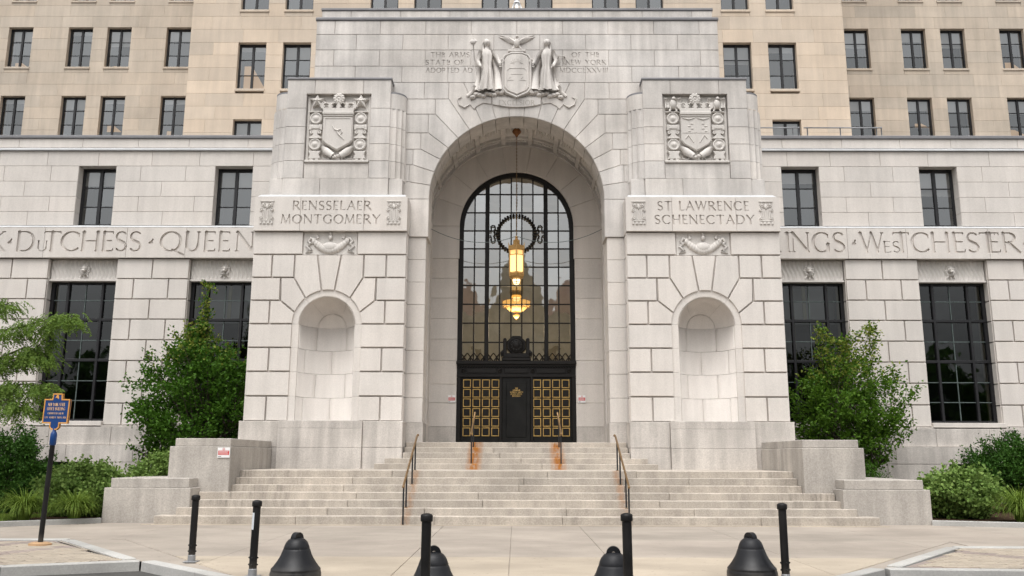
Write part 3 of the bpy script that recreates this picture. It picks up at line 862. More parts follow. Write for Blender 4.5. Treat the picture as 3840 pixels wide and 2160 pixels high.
def upper_pylon(s):
    xc = s * 5.85; hb = 1.71; hp = 1.06
    zz = [13.82, 12.83, 12.19, 11.60, 11.02, 10.43, 9.86]
    for m in (-1, 1):
        def S(u0, u1): return sorted((xc + m * u0, xc + m * u1))
        a, b = S(hp, hb)
        # corner stone wraps over the panel
        pts = [(hp, zz[1]), (hb, zz[1]), (hb, zz[0]), (.80, zz[0]), (.80, 13.33), (hp, 13.33)]
        stone(pav, 'granite_block', [(xc + m * u, z) for u, z in (pts if m > 0 else pts[::-1])], YU, YA + .8, up_)
        for k in range(1, 5): stone(pav, 'granite_block', rect(a, b, zz[k + 1], zz[k]), YU, YA + .8, up_)
    stone(pav, 'granite_block', rect(xc - .80, xc + .80, 13.33, zz[0]), YU, YA + .8, up_)
    for u0, u1 in ((-hb - .45, -hb), (-hb, -.5), (-.5, hb), (hb, hb + .45)):
        stone(pav, 'granite_block', rect(xc + u0, xc + u1, zz[6], zz[5]), YU + (.0 if abs(u0 + u1) < 3 else .06), YA + .8, up_)
    bbox(pav, 'coping', xc - hb - .03, xc + hb + .03, YU - .03, YA + .8, 13.82, 13.905, M['lead'], .03)
    stone(pav, 'panel_sill_stone', rect(xc - hp, xc + hp, 10.43, 10.97), YU + .05, YU + .5, up_, gap=.03)
    stone(pav, 'shield_panel', rect(xc - hp, xc + hp, 10.97, 13.33), YU + .16, YU + .5, cv_, gap=.01)
    bbox(pav, 'panel_shelf', xc - hp + .02, xc + hp - .02, YU - .01, YU + .2, 10.97, 11.05, cv_, .015)
    # fluted quarter columns on both sides
    for m in (-1, 1):
        cx = xc + m * hb
        zs = [10.43, 11.02, 11.60, 12.19, 12.83]
        for k in range(4):
            mb = MB(); prof = []; n = 32; v = []; f = []
            for i in range(n + 1):
                t = i / n; fl = abs(math.sin(t * PI * 4.0)); r = .50 - .05 * fl
                a = t * PI / 2
                x, y = cx + m * r * math.sin(a), YA + .02 - r * math.cos(a)
                v += [(x, y, zs[k] + .006), (x, y, zs[k + 1] - .006)]
            f = [(2 * i, 2 * i + 2, 2 * i + 3, 2 * i + 1) for i in range(n)]
            f += [tuple(2 * i + 1 for i in range(n + 1)) , tuple(2 * i for i in range(n, -1, -1))]
            mk('column_drum', v, f, up_, pav)
        v = []; n = 14
        for i in range(n + 1):
            a = i / n * PI / 2; x, y = cx + m * .47 * math.sin(a), YA + .02 - .47 * math.cos(a); v += [(x, y, 12.836), (x, y, 13.36)]
        v += [(cx, YA + .02, 12.836), (cx, YA + .02, 13.36)]; k = len(v)
        mk('column_drum', v, [(2 * i, 2 * i + 2, 2 * i + 3, 2 * i + 1) for i in range(n)] + [tuple(range(1, k, 2))], up_, pav, False)
        v = [(x, y, z + (.0 if i % 2 else .524)) for i, (x, y, z) in enumerate(v)]
        v = [(x, y, 13.36) if i % 2 == 0 else (x, y, 13.42) for i, (x, y, z) in enumerate(v)]
        mk('column_cap', v, [(2 * i, 2 * i + 2, 2 * i + 3, 2 * i + 1) for i in range(n)] + [tuple(range(1, k, 2))], M['lead'], pav)
    # mass behind the outer column
    x0, x1 = sorted((s * 7.4, s * 8.07))
    for k, (a, b) in enumerate(zip([9.86, 10.43, 11.02, 11.60, 12.19], [10.43, 11.02, 11.60, 12.19, 12.80])):
        stone(pav, 'granite_block', rect(x0, x1, a, b), YA - .12, 30.6, up_)

for s in (-1, 1):
    pylon(s); upper_pylon(s)

# ---- arch wall
ZS, RA = 9.88, 2.867
VK = 180 / 19.0
def rad(a, z): return (z - ZS) / math.tan(R(a))
lv = [13.965, 13.965, 13.965, 13.37, 12.83, 12.17, 11.60, 11.055, 10.47, ZS]
jx = {}
for k in range(10):
    a = 90 - VK / 2 - VK * k
    jx[k] = (rad(a, lv[k]) if k < 9 else 3.9, lv[k], a)
for k in (7, 8): jx[k] = (min(jx[k][0], 3.9), lv[k], jx[k][2])
stone(pav, 'voussoir', [(jx[0][0], lv[0]), (-jx[0][0], lv[0])] + arc_pts(RA, 90 + VK / 2, 90 - VK / 2, 4, 0, ZS), YA, YR, up_, gap=.022)
for k in range(1, 10):
    x0, z0, a0 = jx[k - 1]; x1, z1, a1 = jx[k]
    top = [(x0, z0)] + ([(x1, z0), (x1, z1)] if abs(z1 - z0) > .01 else [(x1, z1)])
    if k >= 3: pass
    pts = arc_pts(RA, a1, a0, 4, 0, ZS) + top       # counter-clockwise from the lower joint
    stone(pav, 'voussoir', pts, YA, YR, up_, gap=.022)
    stone(pav, 'voussoir', [(-x, z) for x, z in pts[::-1]], YA, YR, up_, gap=.022)

TXT = []
for s_, xa, xb, ya, yb in (('THE ARMS', 675, 968, 395, 431), ('STATE OF', 637, 925, 452, 489), ('ADOPTED AD', 637, 990, 512, 549),
                           ('OF THE', 1738, 1945, 395, 431), ('NEW YORK', 1690, 1998, 452, 489), ('MDCCLXXVIII', 1648, 2012, 512, 549)):
    X0, Z1 = at(1280 + xa / 2.0125, ya / 2.0125, YA); X1, Z0 = at(1280 + xb / 2.0125, yb / 2.0125, YA)
    TXT += text(s_, X0, X1, Z0, Z1 - Z0, grid=12, bold=1.5)
rows = [(15.71, 16.21, [-6.83, -6.2, -4.65, -3.10, -1.55, 0, 1.55, 3.10, 4.65, 6.2, 6.83]), (15.14, 15.71, [-6.83, -5.45, -3.87, -2.33, -.78, .78, 2.33, 3.87, 5.45, 6.83]),
        (14.55, 15.14, [-6.83, -6.2, -4.65, -3.10, -1.55, 0, 1.55, 3.10, 4.65, 6.2, 6.83]), (13.965, 14.55, [-6.83, -5.45, -3.87, -2.32, -.78, .78, 2.32, 3.87, 5.45, 6.83])]
for z0, z1, xs in rows:
    for a, b in zip(xs[:-1], xs[1:]): engraved(pav, 'granite_block', a, b, z0, z1, YA, YA + .6, up_, TXT, depth=.028, gap=.017)
for k, (z0, z1, xa) in enumerate(((13.37, 13.965, jx[3][0]), (12.83, 13.37, jx[4][0]), (12.17, 12.83, jx[5][0]), (11.60, 12.17, jx[6][0]), (11.055, 11.60, jx[7][0]), (10.47, 11.055, jx[8][0]), (9.88, 10.47, 3.9))):
    xs = [xa, 3.10, 4.4] if k == 0 else [xa, 4.4]
    for a, b in zip(xs[:-1], xs[1:]):
        for s in (-1, 1): stone(pav, 'granite_block', rect(*sorted((s * a, s * b)), z0, z1), YA, YA + .6, up_, gap=.022)
# attic top
bbox(pav, 'coping', -6.87, 6.87, YA - .04, YA + 1.2, 16.214, 16.34, M['lead'], .03)
xs = [-6.7, -5.7, -4.0, -2.3, -.6, 1.1, 2.6, 4.3, 6.0, 6.7]
for a, b in zip(xs[:-1], xs[1:]): stone(pav, 'granite_block', rect(a, b, 16.30, 16.655), YA + .14, YA + 1.2, up_)
bbox(pav, 'coping', -6.73, 6.73, YA + .11, YA + 1.3, 16.66, 16.76, M['lead'], .02)
# piers of the arch
for s in (-1, 1):
    stone(pav, 'pier_stone', rect(*sorted((s * RA, s * 3.9)), ZC[0], ZS), YA, YR, up_, gap=.014)
    for a, b in zip(ZC[1:], ZC[:-1]): stone(pav, 'pier_stone', rect(*sorted((s * 2.93, s * 3.9)), a, b), YA + .05, YR, g_, gap=.012)
    stone(pav, 'plinth_stone', rect(*sorted((s * 2.90, s * 3.9)), 1.25, ZC[8]), YA + .02, YR, lo_)
    bbox(pav, 'recess_side_wall', s * 3.11, s * 3.9, YR - .3, YW + .2, 1.9, ZS, g_, .01)
    bbox(pav, 'recess_pilaster', s * 3.04, s * 3.3, YW - .9, YW - .25, 1.95, ZS, g_, .02)
# vault of the recess: coffers between ribs
m = MB(); m.arcbox(0, ZS, 3.19, 3.5, 0, 180, YR - .01, YW + .2, 48); m.build('vault', up_, pav)
for k in range(10):
    a = 9 + 18 * k
    m = MB(); m.arcbox(0, ZS, 3.10, 3.22, a - 1.5, a + 1.5, YR, YW, 3); m.build('vault_rib', up_, pav)
for y0, y1, r in ((YR, YR + .22, 3.09), (YW - .72, YW - .60, 3.11), (YW - .16, YW + .02, 3.07)):
    m = MB(); m.arcbox(0, ZS, r, 3.22, 0, 180, y0, y1, 48); m.build('vault_moulding', up_, pav)
for k in range(11):
    a0, a1 = 9 + 18 * (k - 1) + 2.4, 9 + 18 * k - 2.4
    a0, a1 = max(a0, .5), min(a1, 179.5)
    if a1 - a0 < 4: continue
    for y0, y1 in ((YR + .30, YW - .80), (YW - .54, YW - .22)):
        m = MB(); n = 7; rn_ = random.Random(k * 7 + int(y0 * 10))
        m.arcbox(0, ZS, 3.165, 3.22, a0, a1, y0, y1, 6)
        for i in range(n):
            aa = R(a0 + (a1 - a0) * (i + .5) / n); rr_ = 3.165; dy = (y1 - y0) * .5
            m.sphere((rr_ * math.cos(aa), (y0 + y1) / 2 + rn_.uniform(-.3, .3) * dy, ZS + rr_ * math.sin(aa)), (.055, dy * .55, .055), 7, 5)
        m.build('coffer', cv_, pav, False)
# ---- door wall at the back of the recess
RW = 2.075
zj = [at(1450, 720 + y / 2.0125, YW)[1] for y in (500, 650, 800, 955, 1110, 1270)] + [at(1450, 1440 + y / 2.0125, YW)[1] for y in (0, 140, 320)]
zj = [ZS] + zj + [1.9]
for s in (-1, 1):
    for k, (a, b) in enumerate(zip(zj[1:], zj[:-1])):
        stone(pav, 'jamb_stone', rect(*sorted((s * (RW if k == 0 else RW + .03), s * 3.2)), a, b), YW - (.0 if k else .015), YW + .5, g_ if k < 9 else lo_, gap=.01)
for k in range(9):
    a0, a1 = 20 * k, 20 * k + 20
    pts = arc_pts(RW, a0, a1, 7, 0, ZS) + arc_pts(3.25, a1, a0, 7, 0, ZS)
    stone(pav, 'window_voussoir', pts[::-1], YW - .015, YW + .5, g_, gap=.012)
m = MB(); m.box(-3.4, 3.4, YA + .4, YW + .4, 1.85, 2.05); m.build('porch_floor', M['step'], pav)
# body behind everything: closes the pavilion
m = MB(); m.box(-8.0, -3.6, YP + 1.2, 31.5, 0, 9.8); m.box(3.6, 8.0, YP + 1.2, 31.5, 0, 9.8)
m.box(-6.6, -3.6, YA + .5, 31.5, 9.8, 16.2); m.box(3.6, 6.6, YA + .5, 31.5, 9.8, 16.2); m.box(-3.6, 3.6, YA + .5, 31.5, 13.5, 16.2)
m.box(-7.3, -6.6, YA + .5, 31.5, 9.8, 13.8); m.box(6.6, 7.3, YA + .5, 31.5, 9.8, 13.8)
m.build('wall_body', lo_, pav)
# hall behind the glass
m = MB(); H0 = YW + .75
m.add([(-3.5, H0, 2), (3.5, H0, 2), (3.5, H0, 12.3), (-3.5, H0, 12.3), (-3.5, 38, 2), (3.5, 38, 2), (3.5, 38, 12.3), (-3.5, 38, 12.3)], [(4, 5, 6, 7), (0, 4, 7, 3), (1, 2, 6, 5), (3, 7, 6, 2), (0, 1, 5, 4)])
m.build('hall_shell', M['hall'], pav)

# ---- carved shields on the upper pylons
def shield_panel(s, eagle):
    xc = s * 5.85; y0 = YU + .15
    def b(name, m, smooth=False): m.build(name, cv_, pav, smooth)
    # frame strips down both sides
    for q in (-1, 1):
        m = MB(); m.cbox(xc + q * 1.0 - .045, xc + q * 1.0 + .045, y0 - .03, y0 + .05, 11.05, 13.3, .01); b('panel_frame', m)
    if not eagle:
        for q in (-1, 1):
            m = MB(); cx, cz = xc + q * .72, 13.10; v = [(cx, y0 - .20, cz)]; f = []
            for i in range(10):
                a = PI / 2 + i * PI / 5; r = .255 if i % 2 == 0 else .115
                v.append((cx + r * math.cos(a), y0 - .10, cz + r * math.sin(a)))
            for i in range(10):
                v.append((v[1 + i][0], y0 + .02, v[1 + i][2]))
            for i in range(10):
                j = (i + 1) % 10; f += [(0, 1 + i, 1 + j), (1 + i, 11 + i, 11 + j, 1 + j)]
            m.add(v, f); b('carved_star', m)
            m = MB()
            for k in range(3):
                m.tube([(xc + q * (.58 - .14 * i), y0 - .06 + .01 * k, 13.14 - .06 * k - .16 * math.sin(PI * i / 3.4)) for i in range(4)], [.03, .045, .05, .03], 7)
            b('carved_swag', m, True)
    else:
        for q in (-1, 1):
            m = MB(); cx, cz = xc + q * .72, 13.0
            for w in (-1, 1):
                m.prism([(cx + w * .02, cz + .02), (cx + w * .10, cz + .20), (cx + w * .27, cz + .24), (cx + w * .30, cz + .12), (cx + w * .26, cz - .16), (cx + w * .12, cz - .20)][::w], y0 - .10, y0 + .02, .03)
                for k in range(4):
                    m.tube([(cx + w * (.10 + .05 * k), y0 - .11, cz + .18), (cx + w * (.09 + .05 * k), y0 - .12, cz - .14)], [.03, .018], 6)
                m.tube([(cx + w * .05, y0 - .1, cz - .10), (cx + w * .12, y0 - .1, cz - .26)], [.05, .03], 6)
            m.sphere((cx, y0 - .12, cz - .02), (.11, .09, .17), 10, 8); m.sphere((cx + .02, y0 - .16, cz + .17), (.06, .06, .06), 8, 6)
            m.tube([(cx + .05, y0 - .2, cz + .16), (cx + .11, y0 - .19, cz + .12)], [.025, .008], 5)
            b('carved_eagle', m, True)
    # rosette
    m = MB(); cz = 13.17
    for i in range(10):
        a = 2 * PI * i / 10; m.sphere((xc + .14 * math.cos(a), y0 - .12, cz + .14 * math.sin(a)), (.062, .06, .062), 7, 5)
    m.lathe([(.12, .0), (.12, .17), (.085, .18), (.075, .15), (.05, .16), (.0, .19)], (xc, y0, cz), 16, 'y')
    b('carved_rosette', m, True)
    # crown
    m = MB(); m.cbox(xc - .51, xc + .51, y0 - .20, y0 + .02, 12.60, 12.72, .02); m.cbox(xc - .49, xc + .49, y0 - .17, y0 + .02, 12.54, 12.60, .01)
    m.prism([(xc - .49, 12.72), (xc + .49, 12.72), (xc + .54, 12.84), (xc - .54, 12.84)], y0 - .16, y0 - .08, .01)
    for u in (-.52, -.27, 0, .27, .52):
        h = .12 if u else .26
        m.prism([(xc + u - .055, 12.82), (xc + u + .055, 12.82), (xc + u * 1.03 + .05, 12.86 + h), (xc + u * 1.03, 12.92 + h), (xc + u * 1.03 - .05, 12.86 + h)], y0 - .16, y0 - .06, .01)
        m.sphere((xc + u * 1.02 - .05, y0 - .12, 12.90), (.045, .04, .04), 7, 5); m.sphere((xc + u * 1.02 + .05, y0 - .12, 12.90), (.045, .04, .04), 7, 5)
    for u in (-.4, -.13, .13, .4):
        m.tube([(xc + u - .1, y0 - .12, 12.98), (xc + u, y0 - .14, 13.03), (xc + u + .1, y0 - .12, 12.98)], .022, 6)
    b('carved_crown', m)
    # shield
    sh = [(xc, 11.37), (xc + .40, 11.60), (xc + .49, 11.72), (xc + .49, 12.545), (xc - .49, 12.545), (xc - .49, 11.72), (xc - .40, 11.60)]
    m = MB(); m.prism(sh, y0 - .15, y0 + .02, .03); b('carved_shield', m)
    m = MB()
    if not eagle:
        a = inset(sh, .035); c = inset(sh, .075); n = len(a)
        for i in range(n):
            j = (i + 1) % n; m.prism([a[i], a[j], c[j], c[i]], y0 - .165, y0 - .14, .003)
        m.tube([(xc - .17, y0 - .15, 12.22), (xc - .10, y0 - .155, 12.10), (xc + .0, y0 - .155, 12.05), (xc + .10, y0 - .16, 12.12)], [.02, .03, .035, .02], 6)
        m.tube([(xc - .02, y0 - .15, 12.02), (xc + .05, y0 - .16, 11.92), (xc + .22, y0 - .15, 11.74)], [.03, .03, .015], 6)
        m.tube([(xc + .10, y0 - .15, 12.12), (xc + .15, y0 - .155, 12.0), (xc + .09, y0 - .15, 11.9)], [.02, .025, .015], 6)
    else:
        m.box(xc - .012, xc + .012, y0 - .16, y0 - .14, 11.45, 12.5); m.box(xc - .46, xc + .46, y0 - .16, y0 - .14, 11.98, 12.0)
        for q in (-1, 1):
            m.tube([(xc + q * .44, y0 - .15, 12.50), (xc + q * .24, y0 - .16, 12.44), (xc + q * .03, y0 - .15, 12.50)], .022, 6)
            for k in range(4):
                m.sphere((xc + q * (.13 + .09 * (k % 2) + .1 * (q > 0)), y0 - .15, 12.30 - .085 * k), (.06, .02, .028), 7, 5)
            m.tube([(xc + q * .10, y0 - .15, 11.66), (xc + q * .26, y0 - .155, 11.9), (xc + q * .36, y0 - .15, 11.78)], .02, 6)
    b('shield_device', m)
    # medallions, consoles, pedestals, fruit
    for q in (-1, 1):
        u = xc + q * .735
        for cz in (12.50, 11.60):
            m = MB(); m.lathe([(.20, .0), (.20, .10), (.17, .125), (.155, .10), (.10, .10), (.07, .13), (0, .14)], (u, y0, cz), 20, 'y'); b('carved_medallion', m, True)
        m = MB(); m.cbox(u - .21, u + .21, y0 - .10, y0 + .02, 12.10, 12.29, .015); m.cbox(u - .14, u + .14, y0 - .12, y0 + .02, 12.14, 12.25, .01)
        for w in (-1, 1): m.lathe([(.06, .0), (.06, .09), (.02, .09), (.0, .05)], (u + w * .13, y0, 12.03), 10, 'y')
        m.prism([(u - .10, 12.1), (u - .07, 11.95), (u - .18, 11.84), (u + .18, 11.84), (u + .07, 11.95), (u + .10, 12.1)], y0 - .10, y0 + .02, .012)
        m.cbox(u - .20, u + .20, y0 - .12, y0 + .02, 11.80, 11.845, .01)
        b('carved_console', m)
        m = MB(); m.cbox(u - .23, u + .23, y0 - .10, y0 + .02, 12.715, 12.75, .01); b('carved_bar', m)
        m = MB(); m.prism([(u - .20, 11.10), (u + .20, 11.10), (u + .15, 11.25), (u + .21, 11.37), (u - .21, 11.37), (u - .15, 11.25)], y0 - .12, y0 + .02, .02)
        m.box(u - .14, u - .04, y0 - .13, y0 - .10, 11.06, 11.10); m.box(u + .04, u + .14, y0 - .13, y0 - .10, 11.06, 11.10); b('carved_pedestal', m)
        m = MB(); m.tube([(xc + q * .50, y0 - .05, 11.52), (xc + q * .36, y0 - .10, 11.36), (xc + q * .12, y0 - .12, 11.20)], [.06, .13, .10], 10)
        m.tube([(xc + q * .48, y0 - .04, 11.25), (xc + q * .46, y0 - .05, 11.13), (xc + q * .30, y0 - .05, 11.10), (xc + q * .24, y0 - .06, 11.16)], .025, 6); b('carved_cornucopia', m, True)
    m = MB(); rn_ = random.Random(3)
    for i in range(16):
        m.sphere((xc + rn_.uniform(-.22, .22), y0 - .10 - rn_.random() * .05, 11.09 + rn_.random() * .14), rn_.uniform(.035, .06), 7, 5)
    b('carved_fruit', m, True)
shield_panel(-1, False)
shield_panel(1, True)

# ---- coat of arms over the arch
def coat():
    y0 = YA + .035
    def b(name, m, smooth=True): return m.build(name, up_, pav, smooth)
    # central shield with cartouche
    sh = [(0, 13.42), (.33, 13.58), (.44, 13.72), (.44, 14.75), (.36, 14.90), (.16, 14.98), (-.16, 14.98), (-.36, 14.90), (-.44, 14.75), (-.44, 13.72), (-.33, 13.58)]
    m = MB(); m.prism([(x * 1.16, 13.36 + (z - 13.42) * 1.03) for x, z in sh], y0 - .13, y0 + .02, .03); b('carved_cartouche', m, False)
    m = MB(); m.prism([(x * .93, 13.46 + (z - 13.42) * .95) for x, z in sh], y0 - .17, y0 - .1, .02)
    b('carved_shield', m, False)
    m = MB(); pts = [(x * 1.06, y0 - .14, 13.40 + (z - 13.42) * 1.01) for x, z in sh]; m.tube(pts + [pts[0]], .035, 7); b('rope_moulding', m)
    m = MB(); ins = [(-.24, 14.42), (-.33, 14.34), (-.33, 13.86), (-.26, 13.62), (0, 13.5), (.26, 13.62), (.33, 13.86), (.33, 14.34), (.24, 14.42)]
    pts = [(x, y0 - .17, z) for x, z in ins]; m.tube(pts + [pts[0]], .014, 5)
    for q in (-1, 1):
        m.box(q * .21 - .10, q * .21 + .10, y0 - .18, y0 - .165, 13.98, 14.005); m.box(q * .21 - .012, q * .21 + .012, y0 - .18, y0 - .165, 14.0, 14.14)
        m.tube([(q * .21 - .07, y0 - .172, 14.03), (q * .21, y0 - .172, 14.12)], .01, 4)
    m.box(-.2, .2, y0 - .18, y0 - .165, 14.20, 14.215)
    for i in range(9):
        a = PI * (i + .5) / 9; m.tube([(.09 * math.cos(a), y0 - .172, 14.56 + .09 * math.sin(a)), (.22 * math.cos(a), y0 - .172, 14.56 + .22 * math.sin(a))], .009, 4)
    b('shield_device', m, False)
    for q in (-1, 1):
        m = MB(); m.lathe([(.09, 0), (.09, .16), (.05, .18), (.02, .13), (0, .16)], (q * .50, y0, 14.68), 12, 'y'); m.lathe([(.07, 0), (.07, .14), (.03, .16), (0, .12)], (q * .48, y0, 13.60), 12, 'y'); b('carved_scroll', m)
    # globe base and eagle
    m = MB(); m.cbox(-.30, .30, y0 - .16, y0 + .02, 15.02, 15.10, .02); m.cbox(-.20, .20, y0 - .14, y0 + .02, 15.10, 15.17, .02); b('eagle_base', m, False)
    m = MB(); m.sphere((0, y0 - .12, 15.33), (.10, .10, .17), 10, 8); m.sphere((.0, y0 - .16, 15.56), (.05, .07, .055), 8, 6); m.tube([(.03, y0 - .19, 15.55), (.10, y0 - .2, 15.52)], [.025, .006], 5)
    for q in (-1, 1):
        m.tube([(q * .05, y0 - .12, 15.27), (q * .13, y0 - .12, 15.14)], [.06, .03], 7)
        for k in range(7):
            t = k / 6
            m.tube([(q * (.06 + .04 * k), y0 - .10, 15.36 + .028 * k), (q * (.22 + .05 * k), y0 - .05, 15.34 + .03 * k + .05), (q * (.34 + .05 * k) , y0 - .02, 15.38 + .042 * k)], [.026, .028, .010], 6)
        m.tube([(q * .06, y0 - .11, 15.40), (q * .28, y0 - .08, 15.56), (q * .60, y0 - .03, 15.68)], [.045, .035, .012], 7)
    b('carved_eagle', m)
    # two standing figures in long robes
    for q in (-1, 1):
        X = q * 1.02; v = []; f = []; n = 44; lv_ = 26
        zt, zb = 15.12, 13.62
        rng = random.Random(11 + q)
        for k in range(lv_ + 1):
            t = k / lv_; z = zt + (zb - zt) * t
            w = np.interp(t, [0, .06, .14, .30, .42, .6, .85, 1.0], [.07, .165, .19, .155, .135, .155, .195, .235])
            d = np.interp(t, [0, .06, .14, .30, .42, .6, 1.0], [.07, .10, .13, .12, .11, .13, .16])
            fold = np.interp(t, [0, .2, .45, .6, 1], [0, .10, .14, .26, .34])
            for i in range(n):
                a = 2 * PI * i / n
                g = 1 + fold * math.sin(a * 7 + t * 1.6 + q) + .4 * fold * math.sin(a * 11 - t * 2)
                v.append((X + q * -.03 * math.sin(t * 3) + w * g * math.cos(a), y0 - .13 + d * g * math.sin(a), z))
        for k in range(lv_):
            for i in range(n):
                j = (i + 1) % n; f.append((k * n + i, k * n + j, (k + 1) * n + j, (k + 1) * n + i))
        m = MB(); m.add(v, f)
        m.tube([(X, y0 - .13, 15.06), (X - q * .01, y0 - .14, 15.24)], [.075, .065], 9)                # neck
        m.sphere((X - q * .015, y0 - .16, 15.33), (.098, .11, .125), 12, 9, lambda d: 1.0 + (.10 if (d[1] < -.8 and abs(d[2]) < .35) else 0))   # head with the face forward
        m.sphere((X, y0 - .11, 15.38), (.125, .11, .115), 10, 7)                                         # hair, gathered behind
        m.tube([(X + q * .09, y0 - .12, 15.34), (X + q * .12, y0 - .12, 15.18), (X + q * .10, y0 - .14, 15.05)], [.05, .05, .03], 7)
        # outer arm bent at the elbow, inner arm resting on the shield
        m.tube([(X + q * .19, y0 - .13, 15.02), (X + q * .30, y0 - .16, 14.70), (X + q * .20, y0 - .24, 14.46)], [.085, .068, .05], 9)
        m.sphere((X + q * .185, y0 - .26, 14.44), (.05, .05, .045), 7, 5)
        for k in range(4): m.tube([(X + q * .20, y0 - .27, 14.47 - .02 * k), (X + q * .15, y0 - .30, 14.45 - .02 * k), (X + q * .135, y0 - .28, 14.43 - .02 * k)], .011, 5)
        m.tube([(X + q * .17, y0 - .27, 14.49), (X + q * .13, y0 - .29, 14.50)], .012, 5)
        m.tube([(X - q * .18, y0 - .13, 15.03), (X - q * .36, y0 - .17, 14.80), (X - q * .46, y0 - .20, 14.56)], [.085, .07, .05], 9)
        m.sphere((X - q * .47, y0 - .21, 14.52), (.045, .045, .055), 7, 5)
        for k in range(4): m.tube([(X - q * (.44 + .018 * k), y0 - .22, 14.50), (X - q * (.44 + .02 * k), y0 - .22, 14.43)], .011, 5)
        # cloak falling beside the legs
        m.tube([(X - q * .22, y0 - .08, 14.75), (X - q * .36, y0 - .07, 14.3), (X - q * .42, y0 - .07, 13.66)], [.05, .10, .15], 9)
        m.tube([(X + q * .22, y0 - .06, 14.5), (X + q * .27, y0 - .06, 14.1), (X + q * .34, y0 - .05, 13.66)], [.04, .07, .10], 9)
        b('carved_figure', m)
        # attribute: staff or sword and scales
        m = MB()
        if q < 0:
            m.tube([(X + q * .30, y0 - .05, 13.7), (X + q * .46, y0 - .03, 15.35)], .016, 6); m.sphere((X + q * .47, y0 - .04, 15.44), (.10, .05, .09), 9, 6); m.tube([(X + q * .36, y0 - .04, 15.46), (X + q * .47, y0 - .05, 15.56), (X + q * .56, y0 - .03, 15.44)], .025, 6)
        else:
            m.tube([(X + q * .24, y0 - .2, 14.86), (X + q * .60, y0 - .05, 14.90)], .014, 6)
            for dx in (.38, .60): m.tube([(X + q * dx, y0 - .08, 14.88), (X + q * (dx - .06), y0 - .06, 14.66), (X + q * (dx + .06), y0 - .06, 14.66), (X + q * dx, y0 - .08, 14.88)], .01, 5)
            m.tube([(X + q * .20, y0 - .28, 14.50), (X + q * .42, y0 - .06, 13.75)], .018, 6)
        b('carved_attribute', m)
    # rocky scroll under the figures, and the ribbon with the motto
    m = MB()
    for q in (-1, 1):
        for i in range(9):
            t = i / 8; m.sphere((q * (.52 + .95 * t), y0 - .06, 13.56 - .0 * t + .05 * math.sin(i * 2.1) - .10 * t), (.11, .10, .075), 8, 6)
        m.tube([(q * 1.38, y0 - .05, 13.80), (q * 1.50, y0 - .05, 13.58), (q * 1.66, y0 - .04, 13.46)], [.10, .08, .05], 8)
    b('carved_foliage', m)
    y0 = YA
    m = MB(); up = [(-.82 + 1.64 * i / 12, 13.27 - .03 * (1 - abs(-1 + i / 6) ** 2) + .16) for i in range(13)]
    dn = [(.80 - 1.60 * i / 12, 13.16 - .10 * (1 - abs(-1 + i / 6) ** 2)) for i in range(13)]
    m.prism(dn[::-1] + up[::-1], y0 - .05, y0 + .01, .012); b('motto_ribbon', m, False)
    for q in (-1, 1):
        m = MB(); m.prism([(q * .86, 13.18), (q * 1.12, 13.22), (q * 1.34, 13.10), (q * 1.42, 13.0), (q * 1.58, 13.18), (q * 1.46, 13.32), (q * 1.18, 13.44), (q * .84, 13.42)][::q], y0 - .03, y0 + .01, .01)
        m.tube([(q * 1.58, y0 - .02, 13.16), (q * 1.74, y0 - .025, 13.06), (q * 1.92, y0 - .02, 13.16), (q * 1.98, y0 - .02, 13.36), (q * 1.84, y0 - .02, 13.44)], [.015, .03, .03, .025, .012], 7)
        b('ribbon_end', m, False)
    tx = text('EXCELSIOR', -.60, .60, 13.135, .17, grid=12, bold=1.4)
    o = printed(pav, 'motto_lettering', tx, y0 - .0545, M['cheek'])
coat()

# ---- lion heads and rippled panels are part of the wings (below); bronze door and arched window here
BR = M['bronze']
win = MB()
YG = YW + .16
for k in range(1):
    win.arcbox(0, ZS, 1.92, RW + .05, 0, 180, YG - .05, YG + .14, 48)
for s in (-1, 1):
    win.box(*sorted((s * 1.93, s * (RW + .06))), YG - .05, YG + .14, 4.95, ZS)
    win.cbox(*sorted((s * .995, s * 1.145)), YG - .06, YG + .12, 4.95, ZS + math.sqrt(1.95 ** 2 - 1.07 ** 2) + .05, .02)
arch_win = win.build('arched_window', BR, pav)
XB = [-1.53, -.605, -.195, .195, .605, 1.53]
for x in XB:
    m = MB(); m.cbox(x - .024, x + .024, YG - .01, YG + .06, 4.95, ZS + math.sqrt(1.95 ** 2 - x * x), .006); m.build('glazing_bar', BR, arch_win)
ZB = [11.14, 10.44, 9.75, 9.075, 8.39, 7.705, 7.015, 6.325, 5.633]
for z in ZB:
    hx = 1.95 if z <= ZS else math.sqrt(1.95 ** 2 - (z - ZS) ** 2)
    m = MB(); m.cbox(-hx, hx, YG - .004, YG + .052, z - .022, z + .022, .006); m.build('glazing_bar', BR, arch_win)
XE = [-1.98, -1.53, -1.07, -.605, -.195, .195, .605, 1.07, 1.53, 1.98]; ZE = [11.90] + ZB + [4.95]
for i in range(9):
    for k in range(10):
        x0, x1, z1, z0 = XE[i], XE[i + 1], ZE[k], ZE[k + 1]
        mx = min(abs(x0), abs(x1)) if x0 * x1 > 0 else 0
        if z0 > ZS and math.hypot(mx, z0 - ZS) > 1.96: continue
        mk('pane', [(x0, YG + .03, z0), (x1, YG + .03, z0), (x1, YG + .03, z1), (x0, YG + .03, z1)], [(0, 1, 2, 3)], M['glass_arch'], arch_win)
